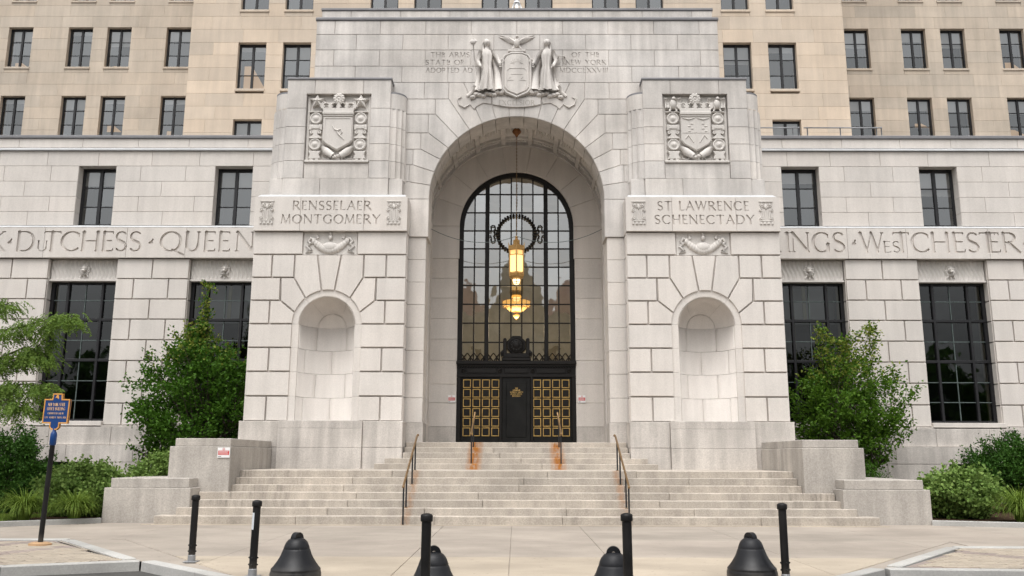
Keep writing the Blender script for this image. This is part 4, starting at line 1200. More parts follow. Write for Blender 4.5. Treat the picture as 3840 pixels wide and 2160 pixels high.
# wreath with its side scrolls
m = MB(); n = 40
for i in range(n):
    a = 2 * PI * i / n
    for j in (-1, 1):
        m.sphere((.69 * math.cos(a) + j * .02 * math.cos(a), YG - .09, 9.62 + (.69 + j * .02) * math.sin(a)), (.05, .04, .05), 6, 4)
m.build('bronze_wreath', BR, arch_win)
for q in (-1, 1):
    m = MB()
    for w in (-1, 1):
        m.tube([(q * x, YG - .08, 9.62 + w * z) for x, z in ((.70, .02), (.80, .03), (.83, .10), (.77, .20), (.80, .29), (.88, .31), (.94, .26), (.92, .16), (.94, .08), (1.0, .09))], .026, 7)
    m.build('bronze_scroll', BR, arch_win)
# crest on the transom
m = MB(); m.cbox(-.52, .52, YW - .12, YW + .1, 4.95, 5.06, .02); m.prism([(-.50, 5.06), (.50, 5.06), (.36, 5.22), (-.36, 5.22)], YW - .10, YW + .1, .02)
m.prism([(x, z) for x, z in [(.36 * math.cos(R(22.5 + 45 * i)), 5.50 + .36 * math.sin(R(22.5 + 45 * i))) for i in range(8)]], YW - .10, YW + .1, .03)
m.lathe([(.27, 0), (.27, .14), (.24, .16), (.22, .13), (.12, .15), (.08, .18), (0, .19)], (0, YW, 5.50), 20, 'y')
for i in range(12):
    a = 2 * PI * i / 12; m.sphere((.18 * math.cos(a), YW - .15, 5.50 + .18 * math.sin(a)), .03, 6, 4)
for q in (-1, 1):
    m.cbox(*sorted((q * .34, q * .47)), YW - .08, YW + .1, 5.06, 5.68, .02); m.sphere((q * .405, YW, 5.70), (.07, .07, .07), 8, 6)
    m.tube([(q * .50, YW - .04, 5.10), (q * .52, YW - .06, 5.24), (q * .44, YW - .06, 5.34)], [.05, .05, .03], 7)
m.build('bronze_crest', BR, arch_win)
# low leaf cresting along the transom
for i in range(17):
    x = -1.86 + 3.72 * i / 16
    if abs(x) < .6: continue
    m = MB()
    for q in (-1, 1):
        m.tube([(x - q * .10, YG - .07, 4.95), (x + q * .02, YG - .08, 5.12), (x + q * .11, YG - .07, 5.24), (x + q * .13, YG - .07, 5.20)], [.026, .022, .016, .008], 6)
    m.tube([(x, YG - .07, 4.95), (x, YG - .08, 5.10)], [.03, .012], 6)
    m.build('bronze_leaf', BR, arch_win)

door = MB()
door.cbox(-2.12, 2.12, YW - .10, YW + .3, 4.82, 4.95, .02); door.cbox(-2.10, 2.10, YW - .04, YW + .3, 4.76, 4.82, .01)
door.box(-2.10, 2.10, YW + .03, YW + .3, 4.46, 4.76); door.cbox(-2.10, 2.10, YW - .0, YW + .3, 4.38, 4.46, .01)
for s in (-1, 1):
    door.cbox(*sorted((s * 1.95, s * 2.10)), YW - .0, YW + .3, 2.05, 4.38, .02)
    door.cbox(*sorted((s * .50, s * .60)), YW - .01, YW + .3, 2.05, 4.38, .015)
doors = door.build('bronze_doorway', M['bronze'], pav)
for x0, x1 in ((-1.75, -.70), (-.42, .42), (.70, 1.75)):
    m = MB(); m.cbox(x0, x1, YW - .002, YW + .1, 4.52, 4.70, .012); m.build('frieze_panel', BR, doors)
for x in (-1.87, -.58, .58, 1.87):
    m = MB(); m.lathe([(.075, 0), (.075, .05), (.05, .07), (.03, .05), (0, .07)], (x, YW + .03, 4.61), 12, 'y'); m.build('frieze_rosette', BR, doors)
m = MB()
for i in range(44): m.box(-2.06 + i * .095, -2.015 + i * .095, YW - .03, YW + .05, 4.725, 4.758)
m.build('dentils', BR, doors)
for s in (-1, 1):
    m = MB(); m.cbox(*sorted((s * .60, s * 1.95)), YW + .06, YW + .2, 2.05, 4.38, .01); m.build('door_leaf', M['bronze_green'], doors)
m = MB(); m.cbox(-.50, .50, YW + .05, YW + .2, 2.05, 4.38, .01); m.cbox(-.36, .36, YW + .03, YW + .2, 2.28, 4.22, .02); m.build('centre_panel', M['bronze_green'], doors)
ring = MB(); w, h, t = .27, .295, .027
for a in (rect(0, w, 0, t), rect(0, w, h - t, h), rect(0, t, t, h - t), rect(w - t, w, t, h - t)):
    ring.prism(a, 0, .03, .006)
ro_ = ring.build('gilt_frame', M['gold'], doors); rme = ro_.data; bpy.data.objects.remove(ro_)
pm = MB(); pm.cbox(.05, w - .05, .012, .04, .05, h - .05, .008); po = pm.build('door_coffer', BR, doors); pme = po.data; bpy.data.objects.remove(po)
for x0 in (-1.873, .60):
    for i in range(4):
        for k in range(6):
            for nm, me in (('gilt_frame', rme), ('door_coffer', pme)):
                o = link(nm, me, None, doors); o.location = (x0 + .335 * i, YW + .035, 4.295 - h - .336 * k)
ls = []
for i, (t_, w_) in enumerate((('THE', .10), ('GOVERNOR', .26), ('ALFRED E SMITH', .46), ('STATE OFFICE', .40), ('BUILDING', .28))):
    ls += text(t_, -w_ / 2 + .005, w_ / 2 + .005, 3.96 - .068 * i, .05, grid=9, bold=1.5)
printed(doors, 'gilt_lettering', ls, YW + .022, M['gold'])

# ================================================================== WINGS
def fill_row(parent, name, x0, x1, z0, z1, yf, yb, mat, holes, width, offs, rnd, gap=.011, jit=.12, jd=.03):
    """one course of stones between x0 and x1, leaving out the holes [(xa, xb), ...]"""
    free = [(x0, x1)]
    for a, b in holes:
        nf = []
        for p, q in free:
            if b <= p or a >= q: nf.append((p, q)); continue
            if a > p: nf.append((p, a))
            if b < q: nf.append((b, q))
        free = nf
    for p, q in free:
        n = max(1, round((q - p) / width)); w = (q - p) / n
        cuts = [p]
        if n == 1 and (q - p) > width * .75 and offs: cuts.append(p + (q - p) * rnd.uniform(.4, .6))
        for i in range(1, n): cuts.append(p + w * i + (w * .5 if offs and n > 1 else 0) * (1 if i < n else 0) + rnd.uniform(-jit, jit) * w)
        if offs and n > 1: cuts.insert(1, p + w * .5)
        cuts = sorted(c for c in cuts if c < q - .25) + [q]
        for a, b in zip(cuts[:-1], cuts[1:]):
            if b - a > .05: stone(parent, name, rect(a, b, z0, z1), yf, yb, mat, gap, jd)

def office_window(name, w, h, rows, parent):
    """prototype: black frame with two leaves, panes, sill; origin at the top middle of the opening, wall face at y = 0"""
    m = MB(); d = .24
    m.box(-w / 2 - .03, w / 2 + .03, d, d + .09, -.09, .03); m.box(-w / 2 - .03, w / 2 + .03, d, d + .09, -h - .03, -h + .07)
    m.box(-w / 2 - .03, -w / 2 + .075, d + .002, d + .09, -h, 0); m.box(w / 2 - .075, w / 2 + .03, d + .002, d + .09, -h, 0)
    m.box(-.055, .055, d - .01, d + .08, -h, 0)
    o = m.build(name, M['black_frame'], parent)
    for k in range(1, rows):
        z = -h * k / rows
        m = MB(); m.box(-w / 2, w / 2, d + .02, d + .07, z - .018, z + .018); m.build('glazing_bar', M['black_frame'], o)
    for k in range(rows):
        for a, b in ((-w / 2 + .06, -.05), (.05, w / 2 - .06)):
            z1, z0 = -h * k / rows, -h * (k + 1) / rows
            mk('pane', [(a, d + .045, z0), (b, d + .045, z0), (b, d + .045, z1), (a, d + .045, z1)], [(0, 1, 2, 3)], M['glass'], o)
    m = MB(); a, b = -w / 2 - .03, w / 2 + .03
    m.add([(a, d + .1, -h), (b, d + .1, -h), (b, d + .1, 0), (a, d + .1, 0), (a, d + .9, -h), (b, d + .9, -h), (b, d + .9, 0), (a, d + .9, 0)], [(4, 5, 6, 7), (0, 4, 7, 3), (1, 2, 6, 5), (3, 7, 6, 2), (0, 1, 5, 4)])
    m.build('room_behind', M['interior'], o)
    mk('blind', [(a, d + .16, -1), (b, d + .16, -1), (b, d + .16, 0), (a, d + .16, 0)], [(0, 1, 2, 3)], M['blind'], o)
    return o

def place_window(proto, parent, x, y, z, drop, lit=None, w=1.3, h=2.3):
    o = copy_tree(proto, parent); o.location = (x, y, z)
    for c in o.children:
        if c.name.startswith('blind'):
            c.scale = (1, 1, drop)
    if lit:
        a, b, c, d_ = lit
        q = mk('glow_patch', [(-w / 2 + w * a, .5, -h * d_), (-w / 2 + w * b, .5, -h * d_), (-w / 2 + w * (a + .28), .5, -h * c), (-w / 2 + w * a, .5, -h * c)], [(0, 1, 2, 3)], M['pane_glow'], o)
    return o

FRIEZE_L = [('K', -19.1, -18.48), ('*', -18.45, -18.18), ('D', -18.075, -17.386), ('T', -17.10, -16.46), ('C', -16.472, -15.74), ('H', -15.73, -15.05), ('E', -14.98, -14.54), ('S', -14.50, -14.05),
            ('S', -13.99, -13.53), ('*', -13.36, -13.05), ('Q', -12.877, -11.98), ('U', -11.98, -11.40), ('E', -11.30, -10.85), ('E', -10.77, -10.32), ('N', -10.15, -9.45), ('S', -9.36, -8.9)]
FRIEZE_R = [('K', 8.85, 9.48), ('I', 9.64, 9.85), ('N', 9.87, 10.55), ('G', 10.62, 11.28), ('S', 11.36, 11.82), ('*', 12.0, 12.25), ('W', 12.33, 13.20), ('T', 13.53, 14.14),
            ('C', 14.17, 14.87), ('H', 14.88, 15.57), ('E', 15.65, 16.12), ('S', 16.17, 16.63), ('T', 16.63, 17.22), ('E', 16.93, 17.38), ('R', 17.42, 18.06), ('*', 18.12, 18.40)]
def wing(s):
    label = 'pale granite wing with a carved name frieze left of the entrance pavilion' if s < 0 else 'pale granite wing with a carved name frieze right of the entrance pavilion'
    w = thing('building_wing', label, 'building', (0, 0, 0), 'granite wings beside the entrance')
    rnd = random.Random(20 + s)
    def S(a, b): return tuple(sorted((s * a, s * b)))
    bays = [(9.32, 11.78), (14.40, 16.86), (19.48, 21.94)]; piers = [(8.1, 9.32), (11.78, 14.40), (16.86, 19.48), (21.94, 24.56)]
    for a, b in piers:
        for k in range(8):
            if b - a < 1.5: cuts = [a, b]
            elif k % 2 == 0: cuts = [a, (a + b) / 2 + .02, b]
            else: cuts = [a, a + .27 * (b - a), a + .75 * (b - a), b]
            for p, q in zip(cuts[:-1], cuts[1:]):
                stone(w, 'granite_block', rect(*S(p, q), ZC[k + 1], ZC[k]), 30.2, 30.85, g_, gap=.045, jd=.085, bev=.007)
    # frieze
    L = []
    for ch, a, b in (FRIEZE_L if s < 0 else FRIEZE_R): L.append(Letter(ch, a, b, 8.845, .75, 26, 1.2))
    if s < 0: L.append(Letter('U', -17.32, -16.92, 8.845, .40, 20, 1.1))
    else: L += [Letter('E', 13.17, 13.45, 8.845, .42, 20, 1.1), Letter('S', 13.50, 13.78, 8.845, .42, 20, 1.1)]
    cuts = [-24.5, -22.0, -19.5, -17.064, -14.08, -11.94, -8.1] if s < 0 else [8.1, 11.9, 14.02, 16.97, 19.5, 22.0, 24.5]
    for a, b in zip(cuts[:-1], cuts[1:]):
        engraved(w, 'frieze_stone', a, b, ZC[0], 9.745, 30.1, 30.7, g_, L, depth=.07)
    x0, x1 = S(8.0, 24.6)
    m = MB(); m.add([(x0, 30.10, 9.75), (x1, 30.10, 9.75), (x1, 30.28, 9.855), (x0, 30.28, 9.855), (x0, 30.6, 9.855), (x1, 30.6, 9.855)], [(0, 1, 2, 3), (3, 2, 5, 4)]); m.build('ledge_flashing', M['ledge'], w)
    # upper wall and its windows
    wins = [(10.42, .69), (15.47, .69), (20.52, .69)]; zc = [9.85, 10.37, 10.95, 11.53, 12.12, 12.70]
    for k in range(5):
        holes = [S(c - h, c + h) for c, h in wins] if k < 4 else []
        fill_row(w, 'granite_block', *S(8.0, 24.5), zc[k], zc[k + 1], 30.25, 30.7, g_, holes, 1.8, k % 2, rnd)
    m = MB(); m.add([(x0, 30.17, 12.71), (x1, 30.17, 12.71), (x1, 30.17, 12.76), (x0, 30.17, 12.76), (x0, 30.32, 12.845), (x1, 30.32, 12.845), (x0, 30.5, 12.71), (x1, 30.5, 12.71)],
                   [(0, 1, 2, 3), (3, 2, 5, 4), (0, 6, 7, 1)]); m.build('ledge_flashing', M['ledge'], w)
    fill_row(w, 'granite_block', *S(8.0, 24.5), 12.845, 13.205, 30.30, 30.7, g_, [], 2.1, 0, rnd)
    bbox(w, 'coping', *S(7.9, 24.6), 30.24, 31.4, 13.205, 13.33, M['lead'], .02)
    for c, h in wins:
        o = place_window(WIN_W, w, s * c, 30.37, 12.12, {(-1, 15.47): .62, (-1, 10.42): .72, (1, 10.42): .5, (1, 15.47): .98}.get((s, c), .6), None, 1.38, 2.2)
        o.scale = (1, 1, 1)
    # tall windows
    for bi, (a, b) in enumerate(bays):
        c = s * (a + b) / 2; hw = (b - a) / 2
        # rippled panel with a lion's head
        v = []; f = []; nx, nz = 170, 14
        for j in range(nz + 1):
            t = j / nz; z = 7.87 + .72 * t
            for i in range(nx + 1):
                u = i / nx; x = c - hw + .02 + (2 * hw - .04) * u
                sgn = 1 if x > c else -1
                ph = (x - c) * 2 * PI / .15 + 3.0 * math.sin((t * 2 - 1) * 2.4)
                yy = 30.40 + .022 * math.sin(ph) * min(1, 6 * t, 6 * (1 - t) + .2)
                v.append((x, yy, z))
        for j in range(nz):
            for i in range(nx): f.append((j * (nx + 1) + i, j * (nx + 1) + i + 1, (j + 1) * (nx + 1) + i + 1, (j + 1) * (nx + 1) + i))
        mk('rippled_panel', v, f, cv_, w, True)
        m = MB(); m.box(c - hw, c + hw, 30.33, 30.75, 7.80, 7.868); m.box(c - hw, c + hw, 30.42, 30.75, 7.868, 8.6); m.build('window_lintel', cv_, w)
        m = MB()
        for i in range(14):
            t = 2 * PI * i / 14; m.sphere((c + .145 * math.cos(t), 30.385, 8.22 + .16 * math.sin(t)), (.055 + .02 * (i % 2), .04, .055), 7, 5)
        m.sphere((c, 30.35, 8.25), (.105, .09, .12), 12, 9); m.sphere((c, 30.275, 8.19), (.06, .08, .05), 10, 7); m.sphere((c, 30.27, 8.12), (.045, .05, .025), 8, 5)
        for q in (-1, 1):
            m.sphere((c + q * .045, 30.265, 8.27), (.03, .025, .022), 7, 5); m.sphere((c + q * .10, 30.36, 8.36), (.035, .03, .04), 7, 5); m.sphere((c + q * .035, 30.215, 8.17), (.035, .03, .028), 7, 5)
            m.tube([(c + q * .06, 30.37, 8.06), (c + q * .15, 30.38, 7.95)], [.05, .02], 6)
        m.tube([(c, 30.36, 8.05), (c, 30.38, 7.90)], [.06, .02], 6)
        m.build('lion_head', cv_, w, True)
        yg = 30.62; m = MB(); zt, zb = 7.80, 2.80
        m.box(c - hw - .02, c + hw + .02, yg - .04, yg + .10, zt - .08, zt + .04); m.box(c - hw - .02, c + hw + .02, yg - .04, yg + .10, zb - .03, zb + .09)
        for q in (-1, 1):
            m.box(*sorted((c + q * (hw - .10), c + q * (hw + .03))), yg - .038, yg + .098, zb, zt)
            m.cbox(c + q * .625 - .045, c + q * .625 + .045, yg - .06, yg + .09, zb, zt, .01)
        for z in (6.43, 4.97): m.cbox(c - hw, c + hw, yg - .05, yg + .08, z - .05, z + .05, .01)
        win_ = m.build('window', M['black_frame'], w)
        zs = [zb, 3.535, 4.234, 4.97, 5.684, 6.43, 7.136, zt]
        for z in (3.535, 4.234, 5.684, 7.136):
            mb = MB(); mb.box(c - hw, c + hw, yg, yg + .05, z - .014, z + .014); mb.build('glazing_bar', M['steel_dark'], win_)
        mb = MB(); mb.box(c - .013, c + .013, yg - .004, yg + .046, zb, zt); mb.build('glazing_bar', M['steel_dark'], win_)
        xs = [c - hw, c - .625, c, c + .625, c + hw]
        for i in range(4):
            for k in range(7):
                mk('pane', [(xs[i], yg + .025, zs[k]), (xs[i + 1], yg + .025, zs[k]), (xs[i + 1], yg + .025, zs[k + 1]), (xs[i], yg + .025, zs[k + 1])], [(0, 1, 2, 3)], M['glass_dark'], win_)
        mb = MB(); p, q = c - hw - .05, c + hw + .05
        mb.add([(p, yg + .12, zb), (q, yg + .12, zb), (q, yg + .12, zt), (p, yg + .12, zt), (p, yg + 2.2, zb), (q, yg + 2.2, zb), (q, yg + 2.2, zt), (p, yg + 2.2, zt)], [(4, 5, 6, 7), (0, 4, 7, 3), (1, 2, 6, 5), (3, 7, 6, 2), (0, 1, 5, 4)])
        mb.build('room_behind', M['interior'], win_)
        for x in (c - s * .0 + s * .70, c - s * .55 + s * 0, c + s * 1.1):
            mb = MB(); mb.box(x - .05, x + .05, yg + .13, yg + .20, zb, zt); mb.build('inner_jamb', M['curtain_dark'], win_)
        if bi == 0:
            x = c - s * .12
            mb = MB(); mb.box(x - .06, x + .06, yg + .13, yg + .2, 6.43, zt); mb.build('inner_jamb', M['curtain'], win_)
            mb = MB(); mb.box(c - hw, c + hw, yg + .9, yg + 1.0, 6.45, zt); mb.build('inner_blind', M['blind'], win_)
        bbox(w, 'window_sill', c - hw - .03, c + hw + .03, 30.06, 30.7, 2.64, 2.80, g_, .01)
    # plinth
    for a, b in piers:
        bbox(w, 'plinth_cap', *S(a + .02, b - .02), 30.08, 30.7, 2.60, 2.66, lo_, .008)
    for k, (z0, z1, yf) in enumerate(((1.99, 2.60, 29.98), (1.405, 1.97, 29.86), (.05, 1.40, 29.86))):
        holes = [] if k < 2 else [S(a + .3, b - .3) for a, b in bays[1:]]
        fill_row(w, 'plinth_stone', *S(8.0, 24.5), z0, z1, yf, 30.7, lo_, holes, 2.0, k % 2, rnd)
    m = MB(); m.box(*S(8.0, 24.5), 29.87, 30.6, 1.975, 1.988); m.build('plinth_ledge', g_, w)
    for a, b in bays[1:]:                                       # basement window half hidden by the shrubs
        m = MB(); m.box(*S(a + .3, b - .3), 30.3, 30.35, .1, 1.40); bw_ = m.build('basement_window', M['black_frame'], w)
        for i in range(9):
            x = s * (a + .4) + s * i * .2; mb = MB(); mb.box(x - .012, x + .012, 30.05, 30.07, .1, 1.40); mb.build('grille_bar', M['black_frame'], bw_)
    m = MB(); m.box(*S(8.0, 24.5), 30.7, 44.2, 13.0, 13.2); m.box(*S(8.0, 24.5), 33.2, 33.4, 0, 13.1); m.box(*S(24.3, 24.5), 30.3, 44, 0, 13.2)
    for a, b in piers: m.box(*S(a + .1, b - .1), 30.5, 33.3, 0, 9.8)
    m.box(*S(8.0, 24.5), 30.66, 30.78, 0, 2.6); m.box(*S(8.0, 24.5), 30.76, 31.0, 8.0, 9.9); m.box(*S(8.0, 24.5), 30.66, 30.8, 12.2, 13.1)
    for a, b in ((8.0, 9.6), (11.2, 14.7), (16.3, 19.7), (21.3, 24.5)): m.box(*S(a, b), 30.66, 30.8, 9.8, 12.3)
    m.build('wall_body', lo_, w)
    return w

M['steel_dark'] = plainmat('glazing_bar_green', (.09, .115, .11), .5, nz=.3)
M['curtain_dark'] = plainmat('inner_jamb_brown', (.26, .21, .12), .8)
WIN_W = office_window('window', 1.38, 2.2, 3, None)
WIN_T = office_window('window', 1.34, 2.37, 3, None)
wing(-1); wing(1)

# ================================================================== TOWER
tower = thing('office_tower', 'tan limestone office tower rising behind the granite front', 'building', (0, 0, 0))
rnd = random.Random(77)
def tower_face(x0, x1, yf, heads, sill_h, wx, zmin, zmax, mat, width, hidden=None):
    W = [(c - .67, c + .67) for c in wx]
    zs = []; top = heads[0]
    H = [(h, h - sill_h) for h in heads]
    crs = []
    for i, h in enumerate(heads):
        nxt = heads[i + 1] if i + 1 < len(heads) else h - 3.95
        st = (h - nxt) / 6
        crs += [(h - st * (k + 1), h - st * k) for k in range(6)]
    st = .66; crs += [(top + st * k, top + st * (k + 1)) for k in range(5)]
    for ri, (a, b) in enumerate(sorted(crs)):
        if b < zmin or a > zmax: continue
        holes = []
        for h, l in H:
            if a < h - .02 and b > l - .15: holes += W
        if hidden and b < hidden[2]: holes.append((hidden[0], hidden[1]))
        fill_row(tower, 'limestone_block', x0, x1, a, b, yf, yf + .7, mat, holes, width, ri % 2, rnd, gap=.006, jit=.3, jd=.012)
        for h, l in H:                                            # pieces of wall under the sills, where a course is part window
            if a < l - .15 < b and l - .22 > a + .02:
                for p, q in W:
                    if not hidden or not (p > hidden[0] and q < hidden[1] and b < hidden[2]): stone(tower, 'limestone_block', rect(p, q, a, l - .12), yf, yf + .7, mat, .012)
    for h, l in H:
        for p, q in W:
            if l < zmax and h > zmin: bbox(tower, 'window_sill', p - .04, q + .04, yf - .05, yf + .5, l - .12, l, mat, .012)
CW = [-12.62, -10.48, -6.38, -4.28, -1.03, 1.05, 4.28, 6.38, 10.48, 12.62]
tower_face(-15.6, 15.6, 38.0, [25.07, 21.01, 17.12], 2.37, CW, 15.6, 24.3, M['limestone'], 2.0, (-6.55, 6.55, 21.6))
LIT = {(-12.62, 21.01): (.15, 1.0, .42, .98), (-6.38, 25.07): None}
DR = {}
for c in CW:
    for h in (25.07, 21.01, 17.12):
        if abs(c) < 7 and h < 25: continue
        k = rnd.choice([.34, .62, .62, .98, .98, .34])
        place_window(WIN_T, tower, c, 38.0, h, {(-12.62, 21.01): .30, (-10.48, 21.01): .7, (10.48, 21.01): .95, (12.62, 21.01): .36}.get((c, h), k), LIT.get((c, h)), 1.34, 2.37)
SWL = [-27.53, -24.2, -22.05, -18.75]; SWR = [18.75, 21.88, 24.04, 27.3]
tower_face(-30.5, -15.6, 44.0, [28.95, 24.98, 20.92], 2.37, SWL, 16.6, 27.6, M['limestone_side'], 2.4)
tower_face(15.6, 30.5, 44.0, [28.95, 24.90, 20.84], 2.37, SWR, 16.6, 27.6, M['limestone_side'], 2.4)
LT = {(-27.53, 24.98): (.2, .95, .80, 1.0), (-22.05, 20.92): (.2, .8, .65, .80), (27.3, 24.90): (.3, 1.0, .75, .95), (-22.05, 24.98): (.2, 1.0, .88, .98), (21.88, 20.84): (.4, 1.0, .55, .65), (27.3, 20.84): (.1, .9, .7, .85), (-18.75, 20.92): (.2, .5, .78, .98)}
for ws, hs in ((SWL, (28.95, 24.98, 20.92)), (SWR, (28.95, 24.90, 20.84))):
    for c in ws:
        for h in hs:
            place_window(WIN_T, tower, c, 44.0, h, rnd.choice([.3, .34, .64, .66, .98]) if c < 0 else rnd.choice([.62, .66, .8, .98]), LT.get((c, h)), 1.34, 2.37)
m = MB(); m.box(-15.5, 15.5, 39.4, 60, 10, 50); m.box(-30.4, -15.4, 45.4, 60, 10, 50); m.box(15.4, 30.4, 45.4, 60, 10, 50)
m.box(-15.6, -15.0, 38.7, 44.8, 10, 50); m.box(15.0, 15.6, 38.7, 44.8, 10, 50)
m.box(-15.6, 15.6, 38.02, 39.4, 25.6, 50); m.box(-30.5, -15.6, 44.02, 45.4, 29.2, 50); m.box(15.6, 30.5, 44.02, 45.4, 29.2, 50)
m.build('wall_body', M['limestone'], tower)
for p in (WIN_W, WIN_T):
    for c in list(p.children): bpy.data.objects.remove(c)
    bpy.data.objects.remove(p)

# ================================================================== STEPS
steps = thing('entrance_steps', 'wide flight of weathered granite steps up to the bronze doors', 'steps', (0, 0, 0))
rnd = random.Random(9)
zt = [.203, .377, .550, .723, .897, 1.072, 1.25]; xe = [8.70, 8.30, 8.05, 8.02, 7.31, 7.31, 7.31]
def course(x, y0, y1, z0, z1, width, r):
    n = round(2 * x / width); cuts = [-x] + sorted(-x + 2 * x * (i + rnd.uniform(-.25, .25)) / n for i in range(1, n)) + [x]
    for a, b in zip(cuts[:-1], cuts[1:]):
        dz = rnd.uniform(-.003, .003); dy = rnd.uniform(-.006, .006)
        bbox(steps, 'step_stone', a + .004, b - .004, y0 + dy, y1, z0, z1 + dz, M['step'], .012)
for k in range(7):
    y = 21.28 + .33 * k
    course(xe[k], y, y + (.60 if k < 6 else .62), (zt[k - 1] - .06) if k else -.05, zt[k], 3.6, k)
for a, b in zip([-7.3, -4.9, -2.4, 0, 2.4, 4.9], [-4.9, -2.4, 0, 2.4, 4.9, 7.3]):
    bbox(steps, 'landing_slab', a + .003, b - .003, 23.26 + .33 * 0 + .625, 27.2, 1.05, 1.2505, M['step'], .006)
for k, (y, z, x) in enumerate(((25.50, 1.41, 4.13), (25.84, 1.57, 3.88), (26.20, 1.73, 3.40), (26.56, 1.89, 3.40), (26.92, 2.05, 3.40))):
    course(x, y, y + (.62 if k < 4 else .6), z - .22, z, 3.4, k)
m = MB(); m.box(-7.2, 7.2, 22.3, 27.0, -.05, .60); m.box(-7.2, 7.2, 23.4, 27.0, .5, 1.1); m.build('step_core', M['step'], steps)
bbox(steps, 'concrete_edge', -8.95, 8.85, 21.13, 21.30, -.03, .012, M['concrete_light'], .005)

# cheek walls
def cheek(s, upper):
    side = 'left' if s < 0 else 'right'
    if upper:
        w = thing('cheek_wall', f'tall upper granite cheek wall {side} of the steps' + (', bearing a red and white notice' if s < 0 else ', without any notice'), 'wall', (0, 0, 0), 'granite cheek walls of the steps')
        bbox(w, 'base_block', s * 7.31, s * 8.88, 22.40, 24.3, .2, 1.855, M['cheek'], .012)
        bbox(w, 'base_block', s * 7.31, s * 8.88, 24.31, 26.18, .2, 1.855, M['cheek'], .012)
        bbox(w, 'coping', s * 7.34, s * 8.77, 22.46, 24.9, 1.858, 2.06, M['cheek'], .012); bbox(w, 'coping', s * 7.34, s * 8.77, 24.91, 26.18, 1.858, 2.06, M['cheek'], .012)
    else:
        w = thing('cheek_wall', f'low front granite cheek wall at the {side} foot of the steps', 'wall', (0, 0, 0), 'granite cheek walls of the steps')
        bbox(w, 'base_block', s * 8.03, s * 10.17, 21.75, 22.392, -.05, .838, M['cheek'], .012); bbox(w, 'base_block', s * 8.885, s * 10.17, 22.396, 25.0, -.05, .838, M['cheek'], .012)
        bbox(w, 'coping', s * 8.10, s * 10.04, 21.81, 22.392, .841, 1.07, M['cheek'], .012); bbox(w, 'coping', s * 8.885, s * 10.04, 22.396, 25.0, .841, 1.07, M['cheek'], .012)
for s in (-1, 1):
    cheek(s, True); cheek(s, False)

# ================================================================== STREET FURNITURE AND FITTINGS
def handrail(x, pts, posts, label, foot):
    h = thing('handrail', label, 'handrail', (x, posts[0][0], posts[0][1]), 'brass-topped handrails on the steps')
    ox, oy, oz = h.location
    m = MB(); P = [(0, y - oy, z - oz) for y, z in pts]
    m.tube(P, .028, 10); m.sphere(P[0], .036, 8, 6); m.sphere(P[-1], .036, 8, 6); m.build('rail', M['rail_brass'], h, True)
    for i, (y, z) in enumerate(posts):
        zt_ = np.interp(y, [p[0] for p in pts], [p[1] for p in pts])
        m = MB(); m.cbox(-.019, .019, y - oy - .019, y - oy + .019, z - oz, zt_ - oz, .003); m.build('post', M['rail_black'], h)
        m = MB(); m.lathe([(.045, 0), (.045, .012), (.022, .02)], (0, y - oy, z - oz), 10); m.build('post_foot', M['rail_brass'], h)
for s in (-1, 1):
    side = 'left' if s < 0 else 'right'
    handrail(s * 2.70, [(21.14, .90), (21.20, .95), (23.75, 2.16), (23.95, 2.19)], [(21.20, .0), (21.72, .377), (22.85, .897), (23.45, 1.25)], f'long brass-topped handrail on the {side} of the lower flight of steps', 0)
    handrail(s * 1.31, [(25.40, 2.26), (25.50, 2.31), (27.6, 2.98)], [(25.60, 1.41), (26.75, 1.89)], f'short brass-topped handrail on the {side} in front of the doors', 0)

def bollard(x, y, label, tape=False, bolts=True, lean=0):
    b = thing('bollard', label, 'bollard', (x, y, 0), 'black posts on the forecourt')
    m = MB(); m.lathe([(.052, .10), (.052, .93)], (0, 0, 0), 20); o = m.build('post', M['bollard'], b, True)
    m = MB(); m.lathe([(.052, .925), (.064, .93), (.066, .94), (.066, .985), (.060, 1.0), (.03, 1.012), (0, 1.015)], (0, 0, 0), 20); m.build('cap', M['bollard'], b, True)
    m = MB(); m.lathe([(.058, .012), (.058, .10), (.045, .115)], (0, 0, 0), 16); m.cbox(-.10, .10, -.10, .10, 0, .014, .003); m.build('base_plate', M['steel'], b)
    m = MB()
    for z in (.16, .25):
        for a in (0, PI / 2, PI, 3 * PI / 2): m.sphere((.056 * math.cos(a), .056 * math.sin(a), z), .014, 6, 4)
    m.build('bolts', M['bollard'], b)
    if tape:
        m = MB(); v = []
        for i in range(7):
            a = R(-165 + 62 * i / 6); v += [(.0535 * math.cos(a), .0535 * math.sin(a), .62), (.0535 * math.cos(a), .0535 * math.sin(a), .845)]
        m.add(v, [(2 * i, 2 * i + 2, 2 * i + 3, 2 * i + 1) for i in range(6)]); m.build('reflective_strip', M['tape'], b, True)
    b.rotation_euler = (0, R(lean), 0)
bollard(-5.02, 13.85, 'slim black bollard farthest left, before the low cheek wall')
bollard(-3.58, 12.2, 'slim black bollard with a pale vertical sticker', True, lean=.6)
bollard(-.957, 9.45, 'slim black bollard standing in front of a bell, left of centre', lean=.4)
bollard(1.20, 9.61, 'slim black bollard standing in front of a bell, right of centre', lean=-.3)
bollard(3.54, 11.82, 'slim black bollard farthest right, beside the rightmost bell')

